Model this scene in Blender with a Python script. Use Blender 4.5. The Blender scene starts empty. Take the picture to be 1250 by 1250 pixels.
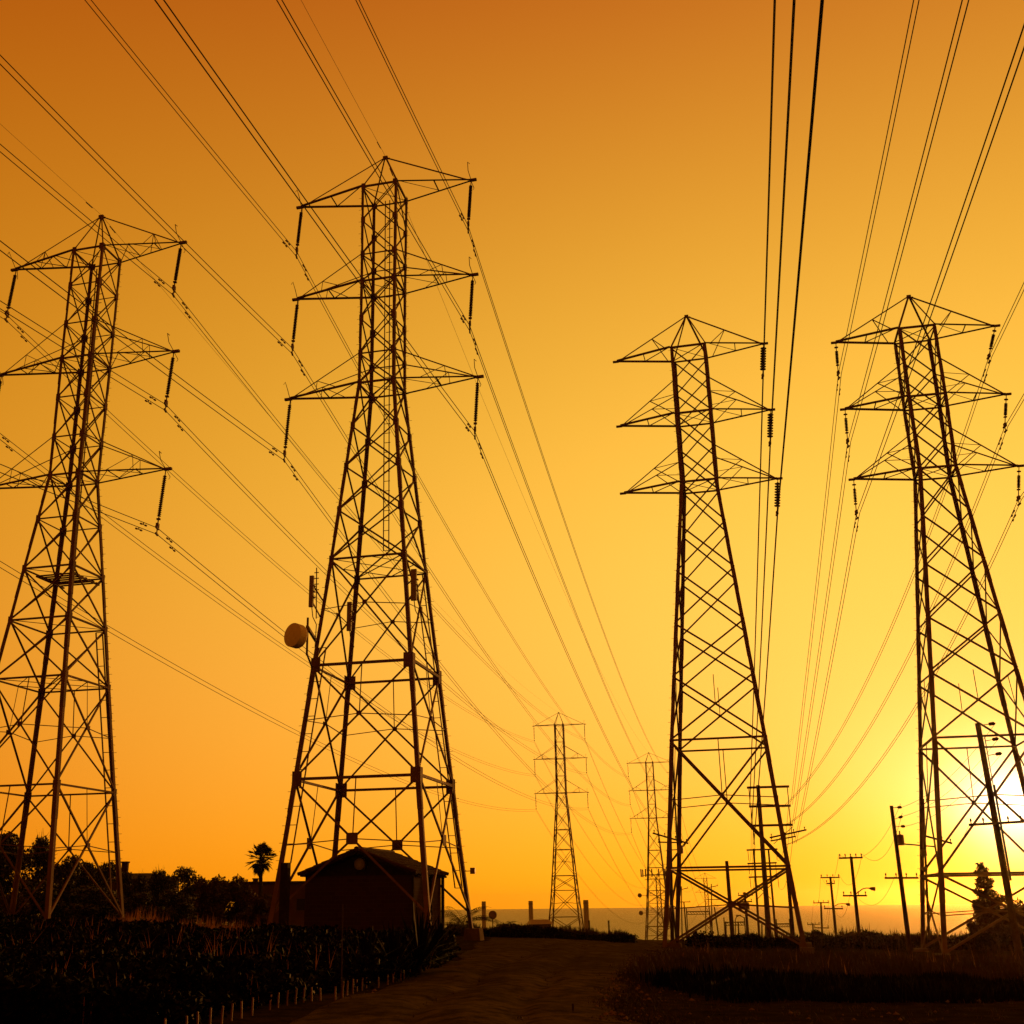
import bpy, math, random
import numpy as np
from mathutils import Vector, Matrix, noise
SC = bpy.context.scene
COL = SC.collection
R = math.radians
rnd = random.Random(7)

# ------------------------------------------------------------------ camera
PW = 1250.0                                   # the photograph is 1250 x 1250
F, PITCH, ROLL, CX = 1414.5038, 0.325885, -0.0111086, -55.877
_f = Vector((0, math.cos(PITCH), math.sin(PITCH)))
_u = Vector((0, -math.sin(PITCH), math.cos(PITCH)))
_r = Vector((1, 0, 0))
RT = _r * math.cos(ROLL) + _u * math.sin(ROLL)
UP = _u * math.cos(ROLL) - _r * math.sin(ROLL)
cam_data = bpy.data.cameras.new("camera")
cam = bpy.data.objects.new("camera", cam_data)
COL.objects.link(cam)
cam_data.sensor_width = 36.0
cam_data.lens = 36.0 * F / PW
cam_data.shift_x = -CX / PW
cam_data.clip_start = 0.2
cam_data.clip_end = 30000
M = Matrix.Identity(4)
for i in range(3):
    M[i][0], M[i][1], M[i][2] = RT[i], UP[i], -_f[i]
cam.matrix_world = M
SC.camera = cam

def ray(x, y):
    return (_f * F + RT * (x - 625 - CX) + UP * (625 - y)).normalized()

def at(x, y, Y):
    """the point seen at photo pixel (x, y) that lies Y metres ahead"""
    d = ray(x, y)
    return d * (Y / d.y)

# ------------------------------------------------------------------ sky and sun
SUN = ray(1243, 983)
world = bpy.data.worlds.new("World")
SC.world = world
world.use_nodes = True
nt = world.node_tree
for n in list(nt.nodes):
    nt.nodes.remove(n)
def nd(t, **k):
    n = nt.nodes.new(t)
    for a, b in k.items():
        setattr(n, a, b)
    return n
def mth(op, a, b=None, c=None):
    n = nd('ShaderNodeMath', operation=op)
    for i, v in enumerate((a, b, c)):
        if v is None:
            continue
        if isinstance(v, (int, float)):
            n.inputs[i].default_value = v
        else:
            nt.links.new(v, n.inputs[i])
    return n.outputs[0]
def vmt(op, a, b=None):
    n = nd('ShaderNodeVectorMath', operation=op)
    for i, v in enumerate((a, b)):
        if v is None:
            continue
        if isinstance(v, (tuple, Vector)):
            n.inputs[i].default_value = tuple(v)
        else:
            nt.links.new(v, n.inputs[i])
    return n.outputs['Value'] if op in ('LENGTH', 'DOT_PRODUCT') else n.outputs[0]
tc = nd('ShaderNodeTexCoord')
D = tc.outputs['Generated']
sep = nd('ShaderNodeSeparateXYZ')
nt.links.new(D, sep.inputs[0])
dif = vmt('SUBTRACT', D, SUN)
A_ = mth('MULTIPLY', vmt('LENGTH', dif), 57.3)
Ac = mth('MINIMUM', A_, 70.0)
E_ = mth('MULTIPLY', mth('ARCSINE', mth('MAXIMUM', sep.outputs[2], 0.0)), 57.2958)
Ec = mth('MINIMUM', E_, 46.0)
B_ = mth('MULTIPLY', vmt('LENGTH', vmt('MULTIPLY', dif, (1.0, 1.0, 1.9))), 57.3)
hor = mth('EXPONENT', mth('DIVIDE', E_, -4.0))
glow = mth('EXPONENT', mth('DIVIDE', B_, -5.0))
core = mth('MULTIPLY', mth('EXPONENT', mth('MULTIPLY', mth('POWER', mth('DIVIDE', A_, 1.9), 2.0), -1.0)), 1.3)
away = mth('EXPONENT', mth('MULTIPLY', mth('MAXIMUM', mth('SUBTRACT', A_, 60.0), 0.0), -0.013))
COEF = [(0.520521, -0.0141834, 0.0, -0.00526971, 0.0, 0.0, -0.000175558),
        (-0.548837, -0.0080322, -0.000231861, 0.0347835, -0.0463718, 0.938119, -0.00115047),
        (-1.879909, 0.00053068, -0.000688302, -0.0232512, -3.264410, 3.349443, -0.000245343)]
TINT = (1.02, 1.0, 1.03)
chans = []
for ch in range(3):
    c = COEF[ch]
    s = mth('MULTIPLY_ADD', Ac, c[1], c[0])
    s = mth('MULTIPLY_ADD', mth('MULTIPLY', Ac, Ac), c[2], s)
    s = mth('MULTIPLY_ADD', Ec, c[3], s)
    s = mth('MULTIPLY_ADD', mth('MULTIPLY', Ec, Ec), c[6], s)
    s = mth('MULTIPLY_ADD', hor, c[4], s)
    s = mth('MULTIPLY_ADD', glow, c[5], s)
    v = mth('MULTIPLY', mth('MULTIPLY', mth('EXPONENT', s), away), TINT[ch])
    chans.append(mth('MULTIPLY_ADD', core, (1.0, 0.85, 0.6)[ch], v))
cmb = nd('ShaderNodeCombineColor')
for i in range(3):
    nt.links.new(chans[i], cmb.inputs[i])
bg = nd('ShaderNodeBackground')
bg.inputs[1].default_value = 1.0
nt.links.new(cmb.outputs[0], bg.inputs[0])
out = nd('ShaderNodeOutputWorld')
nt.links.new(bg.outputs[0], out.inputs[0])

sl = bpy.data.lights.new("sun", 'SUN')
sl.energy = 1.2
sl.angle = R(0.6)
sl.color = (1.0, 0.36, 0.06)
sun = bpy.data.objects.new("sun", sl)
COL.objects.link(sun)
sun.rotation_euler = SUN.to_track_quat('Z', 'Y').to_euler()
SC.view_settings.view_transform = 'Standard'
SC.view_settings.look = 'None'
SC.view_settings.exposure = 0.0
SC.view_settings.gamma = 1.0

# ------------------------------------------------------------------ materials
def mat(name, col, rough=0.7, metal=0.0, var=0.25, scale=3.0, bump=0.0, transl=0.0, spec=0.5, bscale=None):
    m = bpy.data.materials.new(name)
    m.use_nodes = True
    t = m.node_tree
    b = t.nodes['Principled BSDF']
    b.inputs['Roughness'].default_value = rough
    b.inputs['Metallic'].default_value = metal
    b.inputs['Specular IOR Level'].default_value = spec
    g = t.nodes.new('ShaderNodeNewGeometry')
    n = t.nodes.new('ShaderNodeTexNoise')
    n.inputs['Scale'].default_value = scale
    n.inputs['Detail'].default_value = 5
    t.links.new(g.outputs['Position'], n.inputs['Vector'])
    r = t.nodes.new('ShaderNodeValToRGB')
    r.color_ramp.elements[0].position = 0.3
    r.color_ramp.elements[1].position = 0.7
    r.color_ramp.elements[0].color = tuple(c * (1 - var) for c in col) + (1,)
    r.color_ramp.elements[1].color = tuple(c * (1 + var) for c in col) + (1,)
    t.links.new(n.outputs['Fac'], r.inputs[0])
    t.links.new(r.outputs[0], b.inputs['Base Color'])
    if bump:
        n2 = t.nodes.new('ShaderNodeTexNoise')
        n2.inputs['Scale'].default_value = bscale or scale * 4
        n2.inputs['Detail'].default_value = 4
        t.links.new(g.outputs['Position'], n2.inputs['Vector'])
        bp = t.nodes.new('ShaderNodeBump')
        bp.inputs['Strength'].default_value = bump
        bp.inputs['Distance'].default_value = 0.1
        t.links.new(n2.outputs['Fac'], bp.inputs['Height'])
        t.links.new(bp.outputs[0], b.inputs['Normal'])
    if transl:
        tr = t.nodes.new('ShaderNodeBsdfTranslucent')
        t.links.new(r.outputs[0], tr.inputs[0])
        mx = t.nodes.new('ShaderNodeMixShader')
        mx.inputs[0].default_value = transl
        t.links.new(b.outputs[0], mx.inputs[1])
        t.links.new(tr.outputs[0], mx.inputs[2])
        t.links.new(mx.outputs[0], t.nodes['Material Output'].inputs[0])
    return m

STEEL = mat('galvanised_steel', (0.15, 0.082, 0.045), 0.7, 0.0, 0.35, 1.2, spec=0.15)
STEEL_PALE = mat('pale_steel_paint', (0.26, 0.24, 0.21), 0.6, 0.0, 0.25, 2.0)
PORCELAIN = mat('brown_porcelain', (0.05, 0.022, 0.012), 0.25, 0.0, 0.2, 5)
WIRE = mat('aluminium_cable', (0.03, 0.02, 0.014), 0.8, 0.0, 0.2, 3, spec=0.1)
CONCRETE = mat('concrete', (0.13, 0.09, 0.06), 0.9, 0, 0.25, 2.5, 0.3, spec=0.08)
WOOD = mat('tarred_wood', (0.05, 0.03, 0.02), 0.85, 0, 0.35, 4, 0.2, spec=0.08)
POLE_STEEL = mat('dark_pole_steel', (0.06, 0.036, 0.024), 0.6, 0, 0.3, 3)
GREY = mat('grey_equipment_paint', (0.22, 0.16, 0.11), 0.5, 0, 0.12, 3)
DISH = mat('white_radome', (0.78, 0.75, 0.70), 0.55, 0, 0.06, 4)
BARK = mat('bark', (0.025, 0.016, 0.01), 0.9, 0, 0.3, 6, 0.3, spec=0.08)
LEAF = mat('tree_leaves', (0.014, 0.012, 0.006), 0.5, 0, 0.4, 1.5, transl=0.15, spec=0.4)
PALM = mat('palm_leaves', (0.014, 0.011, 0.005), 0.6, 0, 0.3, 2, transl=0.03, spec=0.15)
LEAF_RED_GLARE = mat('russet_and_glare_leaves', (0.045, 0.02, 0.01), 0.6, 0, 0.4, 1.5, transl=0.25, spec=0.3)  # russet; also carries the sun's glare on the growth at the right
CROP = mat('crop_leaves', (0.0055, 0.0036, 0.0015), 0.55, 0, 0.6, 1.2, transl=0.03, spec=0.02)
GRASS = mat('dry_grass', (0.04, 0.02, 0.009), 0.7, 0, 0.4, 0.8, transl=0.28, spec=0.2)
STRAW_GLINT = mat('straw_and_glint', (0.30, 0.14, 0.05), 0.6, 0, 0.4, 2.0, transl=0.45, spec=0.2)  # straw tone, paler so sunlit glints of the left field sit in the colour
STAKE = mat('pale_bamboo', (0.19, 0.09, 0.035), 0.5, 0, 0.25, 9)
TILE = mat('clay_roof_tile', (0.06, 0.026, 0.016), 0.75, 0, 0.35, 3, 0.3, spec=0.08)
TRIM = mat('dark_timber_trim', (0.022, 0.012, 0.008), 0.8, 0, 0.3, 5, spec=0.08)
STUCCO = mat('stucco', (0.09, 0.05, 0.03), 0.9, 0, 0.2, 1.5, 0.2, spec=0.08)
SHINGLE = mat('roof_shingles', (0.035, 0.022, 0.015), 0.9, 0, 0.3, 3, 0.3, spec=0.08)

def brick_mat():
    m = mat('red_brick', (0.05, 0.02, 0.013), 0.9, 0, 0.2, 2, 0.0, spec=0.04)
    t = m.node_tree
    b = t.nodes['Principled BSDF']
    tcn = t.nodes.new('ShaderNodeTexCoord')
    br = t.nodes.new('ShaderNodeTexBrick')
    br.inputs['Scale'].default_value = 1.0
    br.inputs['Color1'].default_value = (0.050, 0.019, 0.012, 1)
    br.inputs['Color2'].default_value = (0.036, 0.014, 0.009, 1)
    br.inputs['Mortar'].default_value = (0.055, 0.035, 0.025, 1)
    br.inputs['Mortar Size'].default_value = 0.012
    br.inputs['Brick Width'].default_value = 0.4
    br.inputs['Row Height'].default_value = 0.2
    sp = t.nodes.new('ShaderNodeSeparateXYZ')
    t.links.new(tcn.outputs['Object'], sp.inputs[0])
    ad = t.nodes.new('ShaderNodeMath')
    t.links.new(sp.outputs[0], ad.inputs[0])
    t.links.new(sp.outputs[1], ad.inputs[1])
    cb = t.nodes.new('ShaderNodeCombineXYZ')
    t.links.new(ad.outputs[0], cb.inputs[0])
    t.links.new(sp.outputs[2], cb.inputs[1])
    t.links.new(cb.outputs[0], br.inputs['Vector'])
    t.links.new(br.outputs['Color'], b.inputs['Base Color'])
    return m
BRICK = brick_mat()

def soil_mat(name, c1, c2):
    m = mat(name, c1, 0.95, 0, 0.35, 0.35, 0.6, spec=0.0, bscale=6)
    t = m.node_tree
    b = t.nodes['Principled BSDF']
    old = b.inputs['Base Color'].links[0].from_socket
    g = t.nodes.new('ShaderNodeNewGeometry')
    n = t.nodes.new('ShaderNodeTexNoise')
    n.inputs['Scale'].default_value = 2.2
    n.inputs['Detail'].default_value = 8
    n.inputs['Roughness'].default_value = 0.65
    t.links.new(g.outputs['Position'], n.inputs['Vector'])
    r = t.nodes.new('ShaderNodeValToRGB')
    r.color_ramp.elements[0].position = 0.42
    r.color_ramp.elements[1].position = 0.62
    t.links.new(n.outputs['Fac'], r.inputs[0])
    mx = t.nodes.new('ShaderNodeMix')
    mx.data_type = 'RGBA'
    t.links.new(r.outputs[0], mx.inputs[0])
    t.links.new(old, mx.inputs[6])
    mx.inputs[7].default_value = tuple(c2) + (1,)
    t.links.new(mx.outputs[2], b.inputs['Base Color'])
    return m
SOIL = soil_mat('dry_soil', (0.032, 0.025, 0.011), (0.015, 0.012, 0.005))
PATH = soil_mat('dusty_track', (0.080, 0.070, 0.032), (0.036, 0.031, 0.014))

def sea_mat():
    m = bpy.data.materials.new('sea_water')
    m.use_nodes = True
    t = m.node_tree
    b = t.nodes['Principled BSDF']
    b.inputs['Base Color'].default_value = (0.03, 0.025, 0.02, 1)
    b.inputs['Roughness'].default_value = 0.32
    b.inputs['IOR'].default_value = 1.33
    g = t.nodes.new('ShaderNodeNewGeometry')
    mp = t.nodes.new('ShaderNodeMapping')
    mp.inputs['Scale'].default_value = (0.02, 0.05, 1)
    t.links.new(g.outputs['Position'], mp.inputs[0])
    n = t.nodes.new('ShaderNodeTexNoise')
    n.inputs['Scale'].default_value = 3.0
    n.inputs['Detail'].default_value = 8
    t.links.new(mp.outputs[0], n.inputs['Vector'])
    bp = t.nodes.new('ShaderNodeBump')
    bp.inputs['Strength'].default_value = 1.0
    bp.inputs['Distance'].default_value = 9.0
    t.links.new(n.outputs['Fac'], bp.inputs['Height'])
    t.links.new(bp.outputs[0], b.inputs['Normal'])
    return m
SEA = sea_mat()

# ------------------------------------------------------------------ mesh helpers
class MB:
    def __init__(s):
        s.v, s.f = [], []
    def add(s, vs, fs):
        o = len(s.v)
        s.v.extend([tuple(v) for v in vs])
        s.f.extend([tuple(i + o for i in f) for f in fs])
    def prism(s, p, q, prof_p, prof_q=None):
        prof_q = prof_q or prof_p
        n = len(prof_p)
        vs = [p + a for a in prof_p] + [q + a for a in prof_q]
        fs = [(i, (i + 1) % n, n + (i + 1) % n, n + i) for i in range(n)]
        fs += [tuple(range(n - 1, -1, -1)), tuple(range(n, 2 * n))]
        s.add(vs, fs)
    def angle(s, p, q, a1, a2, w, t=0.02, w2=None):
        """steel angle section: corner on the line p-q, flanges along a1 and a2"""
        p, q = Vector(p), Vector(q)
        d = (q - p).normalized()
        a1 = Vector(a1); a1 = (a1 - d * a1.dot(d)).normalized()
        a2 = Vector(a2); a2 = (a2 - d * a2.dot(d) - a1 * a2.dot(a1)).normalized()
        w2 = w2 or w
        s.prism(p, q, [a1 * 0, a1 * w, a1 * w + a2 * t, a1 * t + a2 * t, a1 * t + a2 * w2, a2 * w2])
    def brace(s, p, q, w, n, t=0.012, off=0.0):
        """angle section centred on p-q, wide flange in the face whose inward normal is n"""
        p, q, n = Vector(p), Vector(q), Vector(n)
        d = (q - p).normalized()
        n = (n - d * n.dot(d)).normalized()
        a = d.cross(n)
        s.angle(p - a * w / 2 + n * off, q - a * w / 2 + n * off, a, n, w, t, w * 0.8)
    def box(s, c, size, ax=None):
        c = Vector(c)
        X, Y, Z = ax or (Vector((1, 0, 0)), Vector((0, 1, 0)), Vector((0, 0, 1)))
        hx, hy, hz = size[0] / 2, size[1] / 2, size[2] / 2
        vs = [c + X * (hx * i) + Y * (hy * j) + Z * (hz * k) for k in (-1, 1) for j in (-1, 1) for i in (-1, 1)]
        s.add(vs, [(0, 2, 3, 1), (4, 5, 7, 6), (0, 1, 5, 4), (2, 6, 7, 3), (0, 4, 6, 2), (1, 3, 7, 5)])
    def bar(s, p, q, w, h=None):
        p, q = Vector(p), Vector(q)
        d = q - p
        L = d.length
        d.normalize()
        up = Vector((0, 0, 1)) if abs(d.z) < 0.95 else Vector((0, 1, 0))
        X = d.cross(up).normalized()
        s.box((p + q) / 2, (L, w, h or w), (d, X, X.cross(d)))
    def tube(s, pts, r, k=6, r2=None, caps=True):
        pts = [Vector(p) for p in pts]
        n = len(pts)
        rings = []
        for i, p in enumerate(pts):
            d = (pts[min(i + 1, n - 1)] - pts[max(i - 1, 0)]).normalized()
            up = Vector((0, 0, 1)) if abs(d.z) < 0.9 else Vector((0, 1, 0))
            X = d.cross(up).normalized()
            Y = X.cross(d)
            rr = r if r2 is None else r + (r2 - r) * i / (n - 1)
            rings.append([p + X * (rr * math.cos(2 * math.pi * j / k)) + Y * (rr * math.sin(2 * math.pi * j / k)) for j in range(k)])
        fs = []
        for i in range(n - 1):
            for j in range(k):
                fs.append((i * k + j, i * k + (j + 1) % k, (i + 1) * k + (j + 1) % k, (i + 1) * k + j))
        if caps:
            fs += [tuple(range(k - 1, -1, -1)), tuple(range((n - 1) * k, n * k))]
        s.add([v for rg in rings for v in rg], fs)
    def lathe(s, base, axis, prof, k=10):
        base, axis = Vector(base), Vector(axis).normalized()
        up = Vector((0, 0, 1)) if abs(axis.z) < 0.9 else Vector((0, 1, 0))
        X = axis.cross(up).normalized()
        Y = axis.cross(X)
        vs, fs = [], []
        for (h, r) in prof:
            for j in range(k):
                a = 2 * math.pi * j / k
                vs.append(base + axis * h + X * (r * math.cos(a)) + Y * (r * math.sin(a)))
        for i in range(len(prof) - 1):
            for j in range(k):
                fs.append((i * k + j, i * k + (j + 1) % k, (i + 1) * k + (j + 1) % k, (i + 1) * k + j))
        fs += [tuple(range(k - 1, -1, -1)), tuple(range((len(prof) - 1) * k, len(prof) * k))]
        s.add(vs, fs)
    def build(s, name, m, parent=None, smooth=False):
        me = bpy.data.meshes.new(name)
        me.from_pydata(s.v, [], s.f)
        if smooth:
            me.polygons.foreach_set('use_smooth', [True] * len(me.polygons))
        me.materials.append(m)
        me.update()
        o = bpy.data.objects.new(name, me)
        COL.objects.link(o)
        if parent:
            o.parent = parent
        return o

def tag(o, label=None, cat=None, group=None, kind=None):
    if label: o['label'] = label
    if cat: o['category'] = cat
    if group: o['group'] = group
    if kind: o['kind'] = kind
    return o

def empty(name, loc, rz=0.0, label=None, cat=None, group=None):
    o = bpy.data.objects.new(name, None)
    o.empty_display_size = 0.3
    o.location = loc
    o.rotation_euler = (0, 0, rz)
    COL.objects.link(o)
    return tag(o, label, cat, group)

def copy_tree(o, parent=None):
    c = o.copy()
    COL.objects.link(c)
    c.parent = parent
    for ch in list(o.children):
        copy_tree(ch, c)
    return c

# ------------------------------------------------------------------ terrain
CTRL = [(0, 0, -1.65), (-8, 20, -1.62), (0, 20, -1.75), (8, 20, -1.8), (16, 25, -2.0), (-15, 35, -1.3), (-22, 61, -0.9), (-32, 52, -0.75),
        (-5, 63, -1.68), (3, 66, -1.95), (17.5, 81, -3.15), (33, 77, -3.35), (12, 45, -2.25), (25, 45, -2.6), (50, 60, -3.5), (-60, 100, -0.6),
        (-40, 120, -1.2), (0, 112, -2.75), (20, 115, -3.6), (50, 120, -4.6), (20, 257, -7.4), (47, 308, -10.4), (-60, 250, -5.5), (0, 180, -5.0), (25, 180, -5.7), (55, 180, -6.6), (90, 180, -7.6), (120, 250, -8.5),
        (84, 548, -32), (-100, 550, -24), (250, 550, -32), (124, 660, -36), (0, 1000, -43), (400, 1000, -44), (-400, 1000, -42), (0, 1400, -60),
        (500, 1400, -60), (-500, 1400, -60), (900, 1000, -45), (-900, 1000, -44), (-300, 500, -16), (400, 500, -26), (-150, 100, -0.2), (150, 100, -6),
        (150, 0, -4), (-150, 0, 0.2), (0, -100, -0.5), (-300, -100, 0.5), (300, -100, -4), (-700, 300, -6), (700, 300, -20), (1500, 1400, -62), (-1500, 1400, -62),
        (1500, 200, -20), (-1500, 200, -4)]
cp = np.array(CTRL, float)
def _warp(x, y):
    x = np.asarray(x, float); y = np.asarray(y, float)
    s = 30.0
    return np.arcsinh(x / s), np.arcsinh(y / s)
_cx, _cy = _warp(cp[:, 0], cp[:, 1])
def _phi(r2):
    return np.where(r2 > 1e-12, r2 * np.log(r2 + 1e-12), 0.0)
_n = len(cp)
_K = _phi((_cx[:, None] - _cx) ** 2 + (_cy[:, None] - _cy) ** 2) + 1e-3 * np.eye(_n)
_P = np.stack([np.ones(_n), _cx, _cy], 1)
_A = np.block([[_K, _P], [_P.T, np.zeros((3, 3))]])
_W = np.linalg.solve(_A, np.concatenate([cp[:, 2], np.zeros(3)]))
def gz(x, y):
    wx, wy = _warp(np.ravel(x), np.ravel(y))
    k = _phi((wx[:, None] - _cx) ** 2 + (wy[:, None] - _cy) ** 2)
    z = k @ _W[:_n] + _W[_n] + _W[_n + 1] * wx + _W[_n + 2] * wy
    X, Y = np.ravel(x), np.ravel(y)
    z = z + 0.03 * np.sin(X * 0.9 + 1.3 * np.sin(Y * 0.37)) * np.sin(Y * 0.7 + 0.8) + 0.015 * np.sin(X * 2.3 + Y * 1.1)
    return np.minimum(z, 1.5)
def g(x, y):
    return float(gz(np.array([x]), np.array([y]))[0])

def grid_mesh(name, xs, ys, m, zf):
    X, Y = np.meshgrid(xs, ys)
    Zz = zf(X, Y).reshape(X.shape)
    nx, ny = len(xs), len(ys)
    vs = np.stack([X.ravel(), Y.ravel(), Zz.ravel()], 1)
    idx = np.arange(nx * ny).reshape(ny, nx)
    fs = np.stack([idx[:-1, :-1].ravel(), idx[:-1, 1:].ravel(), idx[1:, 1:].ravel(), idx[1:, :-1].ravel()], 1)
    me = bpy.data.meshes.new(name)
    me.from_pydata(vs.tolist(), [], fs.tolist())
    me.polygons.foreach_set('use_smooth', [True] * len(me.polygons))
    me.materials.append(m)
    o = bpy.data.objects.new(name, me)
    COL.objects.link(o)
    return o
tx = np.concatenate([-np.geomspace(1500, 62, 26), np.arange(-60, 80, 0.7), np.geomspace(82, 1500, 26)])
ty = np.concatenate([-np.geomspace(120, 6, 10), np.arange(-5, 130, 0.7), np.geomspace(131, 1390, 60)])
tag(grid_mesh('ground', tx, ty, SOIL, gz), kind='structure')
sea = MB()
SEA_Z, SEA_END = -46.0, 9990.0
sea.add([(-9000, 900, SEA_Z), (9000, 900, SEA_Z), (9000, SEA_END, SEA_Z), (-9000, SEA_END, SEA_Z)], [(0, 1, 2, 3)])
tag(sea.build('sea', SEA), kind='structure')

# dusty track, a sheet just above the ground
pc = [(0.6, -4, 2.6), (0.0, 8, 2.6), (-0.2, 20, 2.6), (1.0, 30, 2.6), (2.6, 42, 3.0), (4.2, 55, 4.0), (6.2, 70, 5.2), (9.5, 90, 4.5), (16, 120, 3.5), (24, 160, 3)]
vs, fs = [], []
ts = np.linspace(0, len(pc) - 1, 420)
NU = 49
rut = []
for i, t_ in enumerate(ts):
    k = min(int(t_), len(pc) - 2); fr = t_ - k
    fr2 = fr * fr * (3 - 2 * fr)
    cxp = pc[k][0] + (pc[k + 1][0] - pc[k][0]) * fr2; cyp = pc[k][1] + (pc[k + 1][1] - pc[k][1]) * fr
    hw = pc[k][2] + (pc[k + 1][2] - pc[k][2]) * fr
    for j in range(NU):
        u = -1 + 2 * j / (NU - 1)
        wob = 0.35 * noise.noise((cyp * 0.5, u * 3, 2.0)) if abs(u) == 1 else 0
        x = cxp + u * hw + wob
        vs.append((x, cyp, 0))
        wv = 0.25 * noise.noise((cyp * 0.12, 0.0, 5.0))
        dr = abs(abs(u * hw + wv) - 0.85)
        rut.append(-0.075 * math.exp(-(dr / 0.24) ** 2) + 0.05 * math.exp(-((u * hw + wv) / 0.4) ** 2) + 0.012 * noise.noise((x * 1.7, cyp * 0.3, 1.0)) + 0.012 * noise.noise((x * 5, cyp * 1.2, 3.0)))
va = np.array(vs)
va[:, 2] = gz(va[:, 0], va[:, 1]) + np.maximum(np.array(rut) + 0.09, 0.01) * np.tile(1 - np.linspace(-1, 1, NU) ** 4, len(ts)) + 0.012
for i in range(len(ts) - 1):
    for j in range(NU - 1):
        a = i * NU + j
        fs.append((a, a + 1, a + NU + 1, a + NU))
tb = MB(); tb.add(va.tolist(), fs)
tag(tb.build('dirt_track', PATH, smooth=True), kind='structure')

# ------------------------------------------------------------------ lattice towers
CORN = [(-1, -1), (1, -1), (1, 1), (-1, 1)]
FN = [(0, 1, 0), (-1, 0, 0), (0, -1, 0), (1, 0, 0)]

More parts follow.
